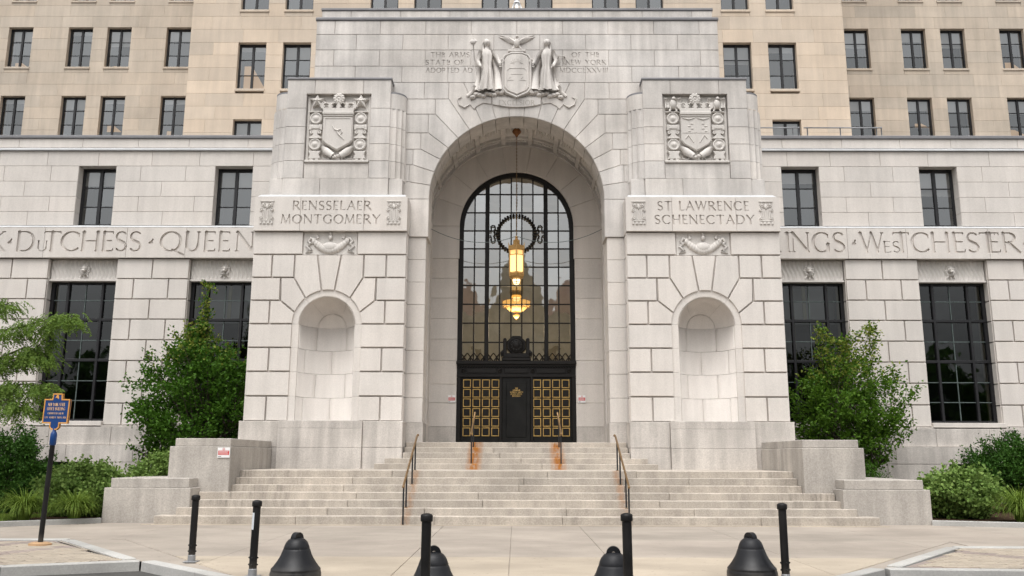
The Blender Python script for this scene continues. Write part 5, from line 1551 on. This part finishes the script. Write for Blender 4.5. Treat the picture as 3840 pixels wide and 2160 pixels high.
def bell(x, y, rz, label):
    b = thing('bell_bollard', label, 'bell bollard', (x, y, 0), 'black bell-shaped bollards')
    prof = [(.325, 0), (.332, .02), (.332, .10), (.326, .125), (.318, .14), (.322, .15), (.318, .163), (.292, .19), (.258, .235), (.226, .285), (.200, .335), (.181, .385), (.172, .405), (.168, .409), (.169, .415), (.158, .45), (.140, .49), (.116, .52), (.086, .540), (.06, .548), (0, .55)]
    m = MB(); m.lathe(prof, (0, 0, 0), 48); m.build('bell_body', M['bell'], b, True)
    m = MB(); n = 18
    pts = []
    for i in range(n + 1):
        a = PI * i / n; pts.append((.075 * math.cos(a), 0, .54 + .055 * math.sin(a)))
    v = []; f = []
    for i in range(n + 1):
        a = PI * i / n
        for r, w in ((.082, .040), (.082, -.040), (.026, -.034), (.026, .034)):
            v.append((r * math.cos(a), w, .535 + r * 1.02 * math.sin(a)))
    for i in range(n):
        for k in range(4): f.append((4 * i + k, 4 * i + (k + 1) % 4, 4 * i + 4 + (k + 1) % 4, 4 * i + 4 + k))
    m.add(v, f); m.build('chain_loop', M['bell'], b)
    b.rotation_euler = (0, 0, R(rz))
bell(-2.896, 11.80, 62, 'black bell-shaped bollard left of the others, beside the stickered post')
bell(-.93, 10.12, 8, 'black bell-shaped bollard behind the post left of centre')
bell(1.10, 10.11, -6, 'black bell-shaped bollard behind the post right of centre')
bell(3.153, 12.02, -58, 'black bell-shaped bollard farthest right')

# lantern under the arch
lan = thing('hanging_lantern', 'lit gilt hexagonal lantern hanging on a chain under the arch', 'lantern', (0, 28.9, 7.39))
LX, LY = 0.0, 28.9
def lb(name, m, mat, smooth=False, parent=None):
    o = m.build(name, mat, parent or lan, smooth)
    if (parent or lan) is lan: o.location = (-0, -28.9, -7.39)
    return o
def hexa(r, z, n=6): return [(r * math.cos(R(60 * i + 30)), LY + r * math.sin(R(60 * i + 30)), z) for i in range(n)]
def hexloft(m, prof, n=6):
    v = []; f = []
    for r, z in prof: v += hexa(r, z, n)
    for k in range(len(prof) - 1):
        for i in range(n): f.append((k * n + i, k * n + (i + 1) % n, (k + 1) * n + (i + 1) % n, (k + 1) * n + i))
    m.add(v, f)
m = MB(); hexloft(m, [(.13, 8.96), (.13, 8.82), (.16, 8.80), (.16, 8.78), (.27, 8.76), (.305, 8.74), (.305, 8.60), (.285, 8.58)]); lb('lantern_top', m, M['gilt'])
m = MB(); hexloft(m, [(.10, 8.94), (.10, 8.86)]); lb('top_light', m, M['lampglass'])
m = MB()
for x, y, z in hexa(.30, 8.74): m.tube([(x, y, z - .12), (x, y, z + .03), (x * 1.06, LY + (y - LY) * 1.06, z + .11)], [.02, .02, .004], 5)
m.sphere((0, LY, 9.0), (.06, .06, .05), 8, 6); m.tube([(0, LY, 8.9), (0, LY, 9.12)], .03, 8); m.sphere((0, LY, 9.08), .05, 8, 6)
lb('lantern_finials', m, M['gilt'])
m = MB()
for i in range(6):
    a = R(60 * i + 30); x, y = .272 * math.cos(a), LY + .272 * math.sin(a); m.cbox(x - .022, x + .022, y - .022, y + .022, 7.74, 8.60, .004)
for i in range(6):
    p, q = hexa(.272, 0)[i], hexa(.272, 0)[(i + 1) % 6]
    for k in range(1, 6):
        t = k / 6; m.tube([(p[0] + (q[0] - p[0]) * t, p[1] + (q[1] - p[1]) * t, 8.42), (p[0] + (q[0] - p[0]) * t, p[1] + (q[1] - p[1]) * t, 8.58)], .008, 4)
        m.sphere((p[0] + (q[0] - p[0]) * t, p[1] + (q[1] - p[1]) * t, 7.80), (.022, .022, .03), 5, 4)
    m.tube([(p[0], p[1], 8.42), (q[0], q[1], 8.42)], .012, 4); m.tube([(p[0], p[1], 7.76), (q[0], q[1], 7.76)], .014, 4)
lb('lantern_frame', m, M['gilt'])
for i in range(6):
    m = MB(); p, q = hexa(.262, 0)[i], hexa(.262, 0)[(i + 1) % 6]
    m.add([(p[0], p[1], 7.76), (q[0], q[1], 7.76), (q[0], q[1], 8.59), (p[0], p[1], 8.59)], [(0, 1, 2, 3)]); lb('lantern_pane', m, M['lampglass'])
m = MB(); hexloft(m, [(.272, 7.76), (.285, 7.72), (.285, 7.68), (.24, 7.62), (.17, 7.60), (.165, 7.58)]); lb('lantern_base', m, M['gilt'])
m = MB(); hexloft(m, [(.15, 7.60), (.15, 7.48), (.11, 7.42), (.0, 7.40)]); lb('bottom_light', m, M['lamphot'])
m = MB()
for (x, y, z), (x2, y2, z2), (x3, y3, z3) in zip(hexa(.154, 7.60), hexa(.154, 7.48), hexa(.112, 7.415)): m.tube([(x, y, z), (x2, y2, z2), (x3, y3, z3)], .011, 5)
for z, r in ((7.48, .154), (7.415, .11)):
    h6 = hexa(r, z); m.tube(h6 + [h6[0]], .011, 5)
lb('bottom_frame', m, M['gilt'])
m = MB(); n = 62
for i in range(n):
    z = 9.12 + (12.95 - 9.12) * (i + .5) / n; L = (12.95 - 9.12) / n * .62
    a = 0 if i % 2 else PI / 2; dx, dy = .016 * math.cos(a), .016 * math.sin(a)
    m.tube([(dx, LY + dy, z - L * .7), (dx, LY + dy, z + L * .7)], .0075, 4); m.tube([(-dx, LY - dy, z - L * .7), (-dx, LY - dy, z + L * .7)], .0075, 4)
    m.tube([(dx, LY + dy, z + L * .7), (-dx, LY - dy, z + L * .7)], .0075, 4); m.tube([(dx, LY + dy, z - L * .7), (-dx, LY - dy, z - L * .7)], .0075, 4)
lb('lantern_chain', m, M['rail_brass'])
m = MB(); m.lathe([(.03, 12.74), (.07, 12.82), (.15, 12.90), (.16, 12.95), (.10, 13.05)], (0, LY, 0), 16); lb('ceiling_rose', m, M['copper'] if 'copper' in M else M['gilt'], True)
for s in (-1, 1):                                           # side chains that keep it from swinging
    m = MB(); pts = []
    for i in range(15):
        t = i / 14; x = s * (.04 + (3.10 - .04) * t); pts.append((x, LY, 9.10 + .35 * t - 1.45 * t * (1 - t) * 1.0 + (.0)))
    m.tube(pts, .011, 5); lb('guy_chain', m, M['steel_dark'])

ch = thing('chandelier', 'lit amber chandelier seen through the arched window', 'chandelier', (0, 33.5, 6.9))
def cb(name, m, mat, smooth=True):
    o = m.build(name, mat, ch, smooth); o.location = (0, -33.5, -6.9)
m = MB(); m.lathe([(.02, 6.95), (.10, 7.02), (.14, 7.10), (.02, 7.14)], (0, 33.5, 0), 14); m.lathe([(.0, 7.22), (.26, 7.26), (.36, 7.34), (.42, 7.40), (.42, 7.42)], (0, 33.5, 0), 20); m.lathe([(.50, 7.46), (.54, 7.48), (.54, 7.64), (.50, 7.66)], (0, 33.5, 0), 24)
m.lathe([(.18, 7.70), (.20, 7.72), (.20, 7.86), (.16, 7.90)], (0, 33.5, 0), 16); cb('chandelier_glass', m, M['chandglass'])
m = MB()
for z, r in ((7.44, .54), (7.67, .54), (7.42, .42), (7.90, .18), (7.20, .12)): m.lathe([(r, z - .012), (r + .02, z), (r, z + .012)], (0, 33.5, 0), 24)
m.tube([(0, 33.5, 6.92), (0, 33.5, 11.8)], .022, 8)
for i in range(8):
    a = R(45 * i); m.tube([(.55 * math.cos(a), 33.5 + .55 * math.sin(a), 7.40), (.56 * math.cos(a), 33.5 + .56 * math.sin(a), 7.74)], .014, 5); m.tube([(.14 * math.cos(a), 33.5 + .14 * math.sin(a), 7.92), (.15 * math.cos(a), 33.5 + .15 * math.sin(a), 8.25)], .012, 5)
cb('chandelier_frame', m, M['gilt'])
ld = bpy.data.lights.new('chandelier_light', 'POINT'); ld.energy = 300; ld.color = (1, .8, .55); ld.shadow_soft_size = .5
lo = bpy.data.objects.new('chandelier_light', ld); COL.objects.link(lo); lo.parent = ch; lo.location = (0, .0, -.3)

# notices
def notice(x0, x1, z0, z1, y, label):
    n = thing('warning_notice', label, 'notice', ((x0 + x1) / 2, y, z0), 'red and white notices on the stone')
    cx, h, w = (x0 + x1) / 2, z1 - z0, x1 - x0
    def L(o): o.location = (-cx, -y, -z0); return o
    m = MB(); m.cbox(x0, x1, y - .008, y + .012, z0, z1, .002); L(m.build('board', M['white'], n))
    m = MB(); m.box(x0 + .05 * w, x1 - .05 * w, y - .0095, y - .004, z0 + .27 * h, z0 + .70 * h); L(m.build('red_band', M['red'], n))
    m = MB()
    m.lathe([(.075 * w, .0105), (.10 * w, .0105)], (cx, y, z1 - .14 * h), 18, 'y'); m.box(cx - .07 * w, cx + .07 * w, y - .011, y - .009, z1 - .155 * h, z1 - .125 * h); L(m.build('prohibition_symbol', M['red'], n))
    m = MB()
    for k in range(3): m.box(x0 + .10 * w, x1 - (.12 + .05 * (k % 2)) * w, y - .0115, y - .009, z0 + (.345 + .12 * k) * h, z0 + (.385 + .12 * k) * h)
    L(m.build('white_print', M['white'], n))
    m = MB(); m.box(x0 + .06 * w, x0 + .32 * w, y - .0095, y - .006, z0 + .10 * h, z0 + .15 * h); L(m.build('dark_print', M['rail_black'], n))
notice(-7.638, -7.325, 1.572, 1.825, 22.385, 'square red and white notice on the left cheek wall')
notice(-2.392, -2.142, 3.48, 3.735, YW - .02, 'small red and white notice left of the bronze doors')
notice(2.175, 2.43, 3.485, 3.74, YW - .02, 'small red and white notice right of the bronze doors')

# historical marker
mk_x, mk_y = -8.70, 16.30
hm = thing('historical_marker', 'blue cast marker sign with yellow rim on a dark pole', 'sign', (mk_x, mk_y, 0))
m = MB(); m.lathe([(.0, -.02), (.21, -.02), (.20, .035), (.15, .055), (0, .06)], (0, 0, 0), 16, sc=(1, .8)); m.build('footing', M['rustbase'], hm)
m = MB(); m.lathe([(.045, .03), (.045, 1.86)], (0, 0, 0), 16); m.build('pole', M['bollard'], hm, True)
m = MB(); m.lathe([(.046, 1.80), (.058, 1.815), (.058, 2.0), (.05, 2.03), (.03, 2.06), (.028, 2.14)], (0, 0, 0), 16); m.build('socket', M['blue'], hm, True)
SP = [(-.06, 2.08), (.06, 2.08), (.11, 2.13), (.11, 2.20), (.285, 2.20), (.285, 2.655), (.115, 2.655), (.105, 2.76), (-.105, 2.76), (-.115, 2.655), (-.285, 2.655), (-.285, 2.20), (-.11, 2.20), (-.11, 2.13)]
plate = thing('plate_', None, None); bpy.data.objects.remove(plate)
m = MB(); m.prism(SP, -.016, .016, .004, True); pl = m.build('sign_plate', M['blue'], hm)
pl.rotation_euler = (0, 0, R(-14))
a_, b_ = SP, inset(SP, .024); n = len(SP); m = MB()
for i in range(n):
    j = (i + 1) % n; m.prism([a_[i], a_[j], b_[j], b_[i]], -.024, .024, .004, True)
m.build('rim', M['yellow'], pl)
ls = text('NEW YORK STATE', -.19, .19, 2.525, .058, grid=10, bold=1.3) + text('OFFICE BUILDING', -.20, .20, 2.445, .058, grid=10, bold=1.3) + text('CORNERSTONE LAID BY', -.18, .18, 2.37, .036, grid=8, bold=1.3) + text('GOV. ALFRED E. SMITH, 1928', -.235, .235, 2.295, .036, grid=8, bold=1.3)
printed(pl, 'raised_lettering', ls, -.0225, M['print'])
m = MB(); m.prism([(-.05, 2.675), (.0, 2.68), (.012, 2.655), (.03, 2.66), (.028, 2.70), (.012, 2.735), (-.02, 2.73), (-.03, 2.70)], -.0225, -.01, .002); m.build('state_outline', M['yellow'], pl)
hm.rotation_euler = (0, R(1.2), 0)

# roof railing and flagpole foot
rr_ = thing('roof_railing', 'galvanised pipe railing on the roof of the right wing', 'railing', (11.6, 31.0, 13.33))
def rl(m): o = m.build('rail', M['steel'], rr_, True); o.location = (-11.6, -31.0, -13.33)
for x0, x1, ps in ((8.6, 10.74, (9.2, 10.50, 10.73)), (10.92, 13.87, (11.05, 12.3, 13.67, 13.86))):
    m = MB(); m.tube([(x0, 31.0, 13.93), (x1, 31.0, 13.93)], .026, 8); rl(m)
    for p in ps:
        m = MB(); m.tube([(p, 31.0, 13.2), (p, 31.0, 13.95)], .024, 8); m.sphere((p, 31.0, 13.93), .04, 8, 6); o = m.build('post', M['steel'], rr_, True); o.location = (-11.6, -31.0, -13.33)
fp = thing('flagpole_foot', 'white braced flagpole foot on top of the attic', 'flagpole', (0, 27.6, 16.76))
for nm, pts, r in (('pole', [(0, 0, 0), (0, 0, 5.0)], .06), ('brace', [(-.23, 0, 0), (-.05, 0, .50)], .035), ('brace', [(.23, 0, 0), (.05, 0, .50)], .035), ('collar', [(0, 0, .42), (0, 0, .52)], .10)):
    m = MB(); m.tube(pts, r, 10); m.build(nm, M['white'], fp, True)

# ================================================================== PLANTS
def leaf_quads(C, D, L, W, rng, fold=.25):
    """leaves at C, pointing along D, length L, width W -> verts, quads"""
    n = len(C)
    D = D / (np.linalg.norm(D, axis=1, keepdims=True) + 1e-9)
    r = rng.normal(size=(n, 3)); S = np.cross(D, r); S /= (np.linalg.norm(S, axis=1, keepdims=True) + 1e-9); N = np.cross(S, D)
    L = np.asarray(L).reshape(-1, 1) * np.ones((n, 1)); W = np.asarray(W).reshape(-1, 1) * np.ones((n, 1))
    V = np.empty((n, 4, 3))
    V[:, 0] = C; V[:, 1] = C + D * L * .5 + S * W * .5 + N * W * fold; V[:, 2] = C + D * L; V[:, 3] = C + D * L * .5 - S * W * .5 + N * W * fold
    return V.reshape(-1, 3), np.arange(4 * n).reshape(-1, 4)

def bushy(name, label, cat, base, env, depth, twigs, per, L, W, mat, seed, lean=None, group=None, stems=7, stem_r=.03, spread=.07, tips=None, upw=.5, lump=.16, twl=.5, tipmat=None, part='crown'):
    """plant made of stems, twigs and single leaves inside an uneven envelope; env = [(z, half width)], base on the ground"""
    rng = np.random.default_rng(seed); t = thing(name, label, cat, base, group)
    zs = np.array([e[0] for e in env]) - base[2]; ws = np.array([e[1] for e in env])
    wgt = np.maximum(ws, .05) ** 1.4
    zz = np.linspace(zs[0], zs[-1], 200); pz = np.interp(zz, zs, wgt); pz /= pz.sum()
    z = rng.choice(zz, twigs, p=pz) + rng.normal(0, .03, twigs)
    ang = rng.uniform(0, 2 * PI, twigs); rad = np.sqrt(rng.uniform(.10, 1.0, twigs))
    k1, k2, k3 = rng.uniform(0, 6, 3)
    lum = 1 + lump * (np.sin(ang * 3 + z * 2.2 + k1) + .8 * np.sin(ang * 5 - z * 3.7 + k2) + .7 * np.sin(z * 5.3 + ang * 2 + k3))
    w = np.interp(z, zs, ws) * lum * rad
    ax = np.zeros(twigs) if lean is None else np.interp(z, [l[0] - base[2] for l in lean], [l[1] for l in lean])
    T = np.stack([ax + w * np.cos(ang), w * np.sin(ang) * depth, z], 1)                 # twig ends
    if tips is not None:
        E_ = []
        for (tx, ty, z0, z1, n) in tips:
            q = rng.uniform(0, 1, n); E_.append(np.stack([tx + rng.normal(0, .05, n) * (1.2 - q), ty + rng.normal(0, .05, n), z0 - base[2] + (z1 - z0) * q], 1))
        T = np.concatenate([T] + E_)
    out = T.copy(); out[:, 0] -= np.interp(T[:, 2], zs, np.zeros(len(zs))); out[:, 2] = 0
    out /= (np.linalg.norm(out, axis=1, keepdims=True) + 1e-6)
    dirv = out * .8 + np.array([0, 0, upw]) + rng.normal(0, .25, T.shape); dirv /= np.linalg.norm(dirv, axis=1, keepdims=True)
    n = len(T) * per; s = np.repeat(np.arange(len(T)), per); a = rng.uniform(-.75, .12, n) * twl
    C = T[s] + dirv[s] * a[:, None] + rng.normal(0, spread, (n, 3))
    D = dirv[s] * .5 + rng.normal(0, .55, (n, 3)) + np.array([0, 0, -.12])
    C[:, 2] = np.maximum(C[:, 2], .03)
    V, Q = leaf_quads(C, D, L * rng.uniform(.7, 1.2, n), W * rng.uniform(.75, 1.15, n), rng)
    if tipmat is not None:
        hi = rng.random(n) < np.clip((C[:, 2] - zs[-1] * .74) / (zs[-1] * .5), 0, .5)
        for sel, mm in ((~hi, mat), (hi, tipmat)):
            idx = np.nonzero(sel)[0]; VV = V.reshape(-1, 4, 3)[idx].reshape(-1, 3)
            if len(idx): mk_np(part, VV, np.arange(len(VV)).reshape(-1, 4), mm, t)
    else:
        mk_np(part, V, Q, mat, t)
    # stems and twigs
    rn = random.Random(seed); order = rn.sample(range(len(T)), min(len(T), stems * 14)); root = []
    for k in range(stems):
        e = T[order[k]]; b0 = (rn.uniform(-.12, .12), rn.uniform(-.1, .1), 0)
        mid = (e[0] * .35 + b0[0], e[1] * .35 + b0[1], e[2] * .55)
        m = MB(); m.tube([b0, mid, tuple(e)], [stem_r, stem_r * .6, stem_r * .2], 6); m.build('stem', M['bark'], t, True); root.append((mid, tuple(e)))
    m = MB()
    for k in range(stems, len(order)):
        e = T[order[k]]; r0 = root[k % stems]; q = rn.uniform(.1, .8)
        p = tuple(r0[0][i] * (1 - q) + r0[1][i] * q for i in range(3)); m.tube([p, ((p[0] + e[0]) / 2, (p[1] + e[1]) / 2, (p[2] + e[2]) / 2 - .05), tuple(e)], [stem_r * .3, stem_r * .22, stem_r * .1], 4, False)
    m.build('twigs', M['bark'], t)
    return t

bushy('serviceberry_tree', 'dark green bushy tree left of the entrance with a thin leader before the window', 'tree', (-10.4, 28.2, .085),
      [(1.0, .8), (1.6, 1.55), (2.4, 1.95), (3.2, 2.05), (4.0, 1.85), (4.7, 1.5), (5.2, 1.1), (5.6, .65), (5.9, .3)], .72, 760, 30, .12, .08, M['leaf'], 5,
      lean=[(0, 0), (4, 0), (6, .1)], group='young trees beside the entrance', stems=9, stem_r=.05, spread=.085, twl=.55, tipmat=M['leaf_tip'],
      tips=[(.0, .0, 5.5, 7.3, 9), (.10, .1, 5.5, 6.4, 10), (-1.0, .1, 4.9, 5.9, 8), (-.5, 0, 5.3, 6.0, 6), (-1.75, 0, 4.2, 5.0, 7), (1.5, 0, 4.3, 4.8, 5)])
bushy('serviceberry_tree', 'lighter green open-branched tree right of the entrance, yellowing at its tips', 'tree', (10.75, 28.2, .085),
      [(1.1, .6), (1.6, 1.2), (2.2, 1.75), (3.0, 2.0), (3.6, 1.85), (4.2, 1.5), (4.7, 1.05), (5.05, .5)], .72, 590, 28, .115, .075, M['leaf_r'], 8,
      group='young trees beside the entrance', stems=9, stem_r=.045, spread=.085, twl=.55, lump=.14, tipmat=M['leaf_tip'],
      tips=[(-.75, 0, 4.6, 5.95, 14), (1.05, 0, 4.5, 6.05, 14), (.2, 0, 4.9, 5.5, 8), (-.3, .1, 4.9, 5.6, 7), (.55, .1, 4.7, 5.7, 7), (1.7, 0, 4.0, 4.6, 6)])
for args in (
    ('yew_shrub', 'dark upright yew shrub at far left below the tall window', (-14.15, 24.6, .085), [(.1, 1.5), (.7, 1.7), (1.2, 1.4), (1.7, .9), (2.1, .6), (2.42, .25)], 21, 470),
    ('yew_shrub', 'dark spreading yew shrub at far right behind the paler bush', (15.0, 25.8, .085), [(.5, .9), (1.0, 1.6), (1.4, 2.0), (1.8, 1.7), (2.15, 1.1), (2.35, .4)], 22, 470)):
    bushy(args[0], args[1], 'shrub', args[2], args[3], .7, args[5], 60, .10, .045, M['leaf_yew'], args[4], group='dark yews in the beds', stems=6, stem_r=.03, spread=.075, twl=.5, upw=.9, lump=.14, part='foliage')
for nm, lb_, b_, env, sd, tw in (
    ('viburnum_bush', 'pale green rounded bush at left between the yew and the low cheek wall', (-11.15, 22.95, .085), [(.15, .75), (.5, 1.05), (.9, 1.1), (1.2, .8), (1.42, .35)], 31, 250),
    ('viburnum_bush', 'pale green bush behind, against the upper left cheek wall', (-9.95, 24.6, .085), [(.15, .7), (.6, .95), (1.1, 1.0), (1.45, .7), (1.66, .25)], 32, 210),
    ('viburnum_bush', 'pale green rounded bush at right beside the low cheek wall', (11.5, 23.0, .085), [(.15, .7), (.5, .95), (.9, 1.02), (1.15, .85), (1.38, .4)], 33, 240)):
    bushy(nm, lb_, 'bush', b_, env, .8, tw, 40, .10, .085, M['leaf_vib'], sd, group='pale rounded bushes in the beds', stems=6, stem_r=.02, spread=.08, twl=.4, upw=.7, lump=.12, part='foliage')
bushy('small_shrub', 'small low shrub behind the upper right cheek wall', 'shrub', (10.75, 26.6, .085), [(.15, .4), (.7, .6), (1.1, .5), (1.5, .15)], .8, 90, 28, .07, .03, M['leaf'], 41, stems=5, stem_r=.015, spread=.08, twl=.4, part='foliage')

def grass_clump(label, x, y, h, n, seed, r=.12):
    rng = np.random.default_rng(seed); t = thing('grass_clump', label, 'grass', (x, y, .085), 'ornamental grasses along the kerb')
    seg = 6; a = rng.uniform(0, 2 * PI, n); ln = h * rng.uniform(.75, 1.35, n); bend = rng.uniform(.7, 1.9, n); rr = r * np.sqrt(rng.random(n))
    V = np.empty((n, seg + 1, 2, 3)); w0 = rng.uniform(.009, .016, n)
    px, pz, th = rr.copy(), np.zeros(n), np.full(n, PI / 2) - rng.uniform(0, .35, n)
    for k in range(seg + 1):
        w = w0 * (1 - k / (seg + .3)) ** .7
        for j, sg in ((0, -1), (1, 1)):
            V[:, k, j, 0] = px * np.cos(a) - sg * w * np.sin(a); V[:, k, j, 1] = px * np.sin(a) + sg * w * np.cos(a); V[:, k, j, 2] = np.maximum(pz, .0)
        px = px + ln / seg * np.cos(th); pz = pz + ln / seg * np.sin(th); th = th - bend / seg * (1 + k * .35)
    Q = []
    base = np.arange(n)[:, None] * (2 * (seg + 1))
    for k in range(seg): Q.append(np.concatenate([base + 2 * k, base + 2 * k + 1, base + 2 * k + 3, base + 2 * k + 2], 1))
    o = mk_np('blades', V.reshape(-1, 3), np.concatenate(Q), M['grass'], t); o['kind'] = 'stuff'
grass_clump('tuft of arching grass left of the marker pole, by the bed kerb', -11.75, 21.15, .78, 900, 1)
grass_clump('tuft of arching grass right of the marker pole, by the bed kerb', -10.75, 21.55, .74, 820, 2)
grass_clump('large tuft of arching grass at far right, before the dark yew', 12.35, 21.75, .85, 1000, 3)
grass_clump('tuft of arching grass at the right picture edge, cut by the frame', 13.45, 21.6, .8, 600, 6)
# short lawn
rng = np.random.default_rng(15); n = 9000
xs = np.concatenate([rng.uniform(-14.5, -11.9, n // 2), rng.uniform(12.6, 15.0, n // 2)]); ys = np.where(xs < 0, 20.3 + (xs + 14.5) * .05 + rng.uniform(0, 2.4, n), 21.0 + rng.uniform(0, 1.6, n))
C = np.stack([xs, ys, np.full(n, .085)], 1); D = np.stack([rng.normal(0, .35, n), rng.normal(0, .35, n), np.ones(n)], 1)
V, Q = leaf_quads(C, D, rng.uniform(.06, .13, n), .012, rng)
tag(mk_np('lawn_grass', V, Q, M['grass']), 'short lawn grass at the edges of the beds', 'grass', kind='stuff')

# honey locust: trunk out of the picture on the left, its fern-like sprays reach in
loc = thing('locust_tree', 'fern-leaved locust branches reaching in from the left edge', 'tree', (-15.2, 21.6, .085))
rn = random.Random(6); rng = np.random.default_rng(6)
OX, OY, OZ = loc.location
def LP(p): return (p[0] - OX, p[1] - OY, p[2] - OZ)
m = MB(); m.tube([LP(p) for p in ((-15.2, 21.6, .0), (-15.1, 21.6, 2.5), (-15.25, 21.6, 5.0), (-15.1, 21.6, 8.0))], [.16, .13, .10, .05], 10); m.build('trunk', M['bark'], loc, True)
BR_ = [[(-15.15, 21.6, 4.0), (-13.6, 21.4, 4.55), (-12.4, 21.2, 4.75), (-11.5, 21.0, 4.95), (-10.95, 21.0, 5.0)],
       [(-15.15, 21.6, 3.4), (-13.4, 21.5, 3.85), (-12.3, 21.4, 4.05), (-11.65, 21.3, 4.55)],
       [(-15.15, 21.6, 3.2), (-13.4, 21.3, 3.75), (-12.2, 21.2, 4.25), (-11.6, 21.1, 4.0)],
       [(-15.15, 21.6, 2.6), (-13.2, 21.5, 3.2), (-12.2, 21.3, 3.35), (-11.35, 21.1, 3.25)],
       [(-15.15, 21.6, 2.4), (-13.3, 21.2, 2.85), (-12.3, 21.1, 2.95), (-11.85, 21.0, 2.7)],
       [(-15.15, 21.6, 4.6), (-13.7, 21.9, 5.3), (-13.0, 21.8, 5.5)], [(-15.15, 21.6, 3.0), (-13.6, 21.9, 3.4), (-12.9, 21.9, 3.3)]]
RP, RD = [], []
for b in BR_:
    m = MB(); m.tube([LP(p) for p in b], [.045 - .036 * i / (len(b) - 1) for i in range(len(b))], 6); m.build('branch', M['bark'], loc, True)
    for i in range(len(b) - 1):
        for k in range(74):
            t = rn.random(); p = [b[i][j] * (1 - t) + b[i + 1][j] * t for j in range(3)]
            if p[0] < -13.6: continue
            a = rn.uniform(0, 2 * PI); o = rn.uniform(.02, .36)
            RP.append((p[0] + o * math.cos(a), p[1] + o * math.sin(a) * .8, p[2] + rn.uniform(-.16, .12))); RD.append((math.cos(a) * .8 + .25, math.sin(a) * .8, rn.uniform(-1.5, -.15)))
RP = np.array(RP); RD = np.array(RD); RD /= np.linalg.norm(RD, axis=1, keepdims=True)
Cs, Ds = [], []
for k in range(9):
    q = (k + .6) / 9 * .30; pos = RP + RD * q; pos[:, 2] -= .9 * q * q
    sd = np.cross(RD, np.array([0, 0, 1.0])); sd /= np.linalg.norm(sd, axis=1, keepdims=True) + 1e-6
    for sg in (-1, 1): Cs.append(pos); Ds.append(sd * sg * .9 + RD * .45 + np.array([0, 0, -.25]) + rng.normal(0, .15, RD.shape))
Cs = np.concatenate(Cs) - np.array([OX, OY, OZ]); Ds = np.concatenate(Ds)
V, Q = leaf_quads(Cs, Ds, .085, .034, rng, .1); mk_np('foliage', V, Q, M['leaf_loc'], loc)

# ================================================================== ACROSS THE STREET (mirrored in the glass)
opp = thing('opposite_building', 'pale stone building with red roofs across the street, mirrored in the arched window', 'building', (0, -62, -.14))
def OB(name, m, mat): o = m.build(name, mat, opp); o.location = (0, 62, .14); return o
m = MB(); m.box(-34, 34, -82, -62, -.14, 18); m.box(-11, 11, -82, -60, -.14, 22); OB('wall', m, M['far_stone'])
m = MB(); m.prism([(-4.2, 22), (4.2, 22), (2.0, 27.5), (.8, 31.5), (0, 33), (-.8, 31.5), (-2.0, 27.5)], -60.5, -70, 0, True); OB('gable', m, M['far_stone'])
for s in (-1, 1):
    m = MB(); x = s * 7.6
    m.add([(x - 3.2, -60, 22), (x + 3.2, -60, 22), (x + 3.2, -70, 22), (x - 3.2, -70, 22), (x - .8, -64.5, 27.5), (x + .8, -64.5, 27.5)], [(0, 1, 5, 4), (1, 2, 5), (2, 3, 4, 5), (3, 0, 4)]); OB('roof', m, M['far_roof'])
    m = MB(); m.add([(s * 11, -62, 18), (s * 34, -62, 18), (s * 34, -82, 18), (s * 11, -82, 18), (s * 11, -72, 26), (s * 34, -72, 26)], [(0, 1, 5, 4), (2, 3, 4, 5), (1, 2, 5)]); OB('roof', m, M['far_roof'])
for i in range(13):
    for k in range(3):
        x = -30 + 5 * i
        m = MB(); y = -59.97 if abs(x) < 10.9 else -61.97; m.box(x - .9, x + .9, y - .3, y, 2.5 + 5.4 * k, 6.0 + 5.4 * k); OB('window', m, M['far_dark'])
ORD = ('nearest', 'second', 'third', 'fourth', 'farthest')
for i, (x, y, h) in enumerate(((-24, -26, 13), (-34, -30, 15), (-45, -34, 16), (-57, -32, 15), (-70, -38, 16), (24, -26, 12), (34, -31, 15), (46, -34, 16), (58, -33, 15), (70, -38, 16))):
    h *= .8
    t = thing('street_tree', f'full-grown street tree across the road, {ORD[i % 5]} from the middle on the {"left" if x < 0 else "right"}', 'tree', (x, y, -.14), 'trees across the street')
    rng = np.random.default_rng(100 + i); n = 1500
    d = rng.normal(size=(n, 3)); d /= np.linalg.norm(d, axis=1, keepdims=True); q = rng.uniform(.55, 1, n)[:, None]
    lum = 1 + .18 * np.sin(d[:, :1] * 5 + i) + .18 * np.sin(d[:, 2:] * 6 + d[:, 1:2] * 4)
    C = d * q * lum * np.array([h * .42, h * .38, h * .42]) + np.array([0, 0, h * .56])
    V, Q = leaf_quads(C, rng.normal(size=(n, 3)), 1.3, .9, rng); mk_np('crown', V, Q, M['leaf'], t)
    m = MB(); m.tube([(0, 0, 0), (.1, 0, h * .3), (0, .1, h * .7)], [.35, .25, .08], 8); m.build('trunk', M['bark'], t, True)
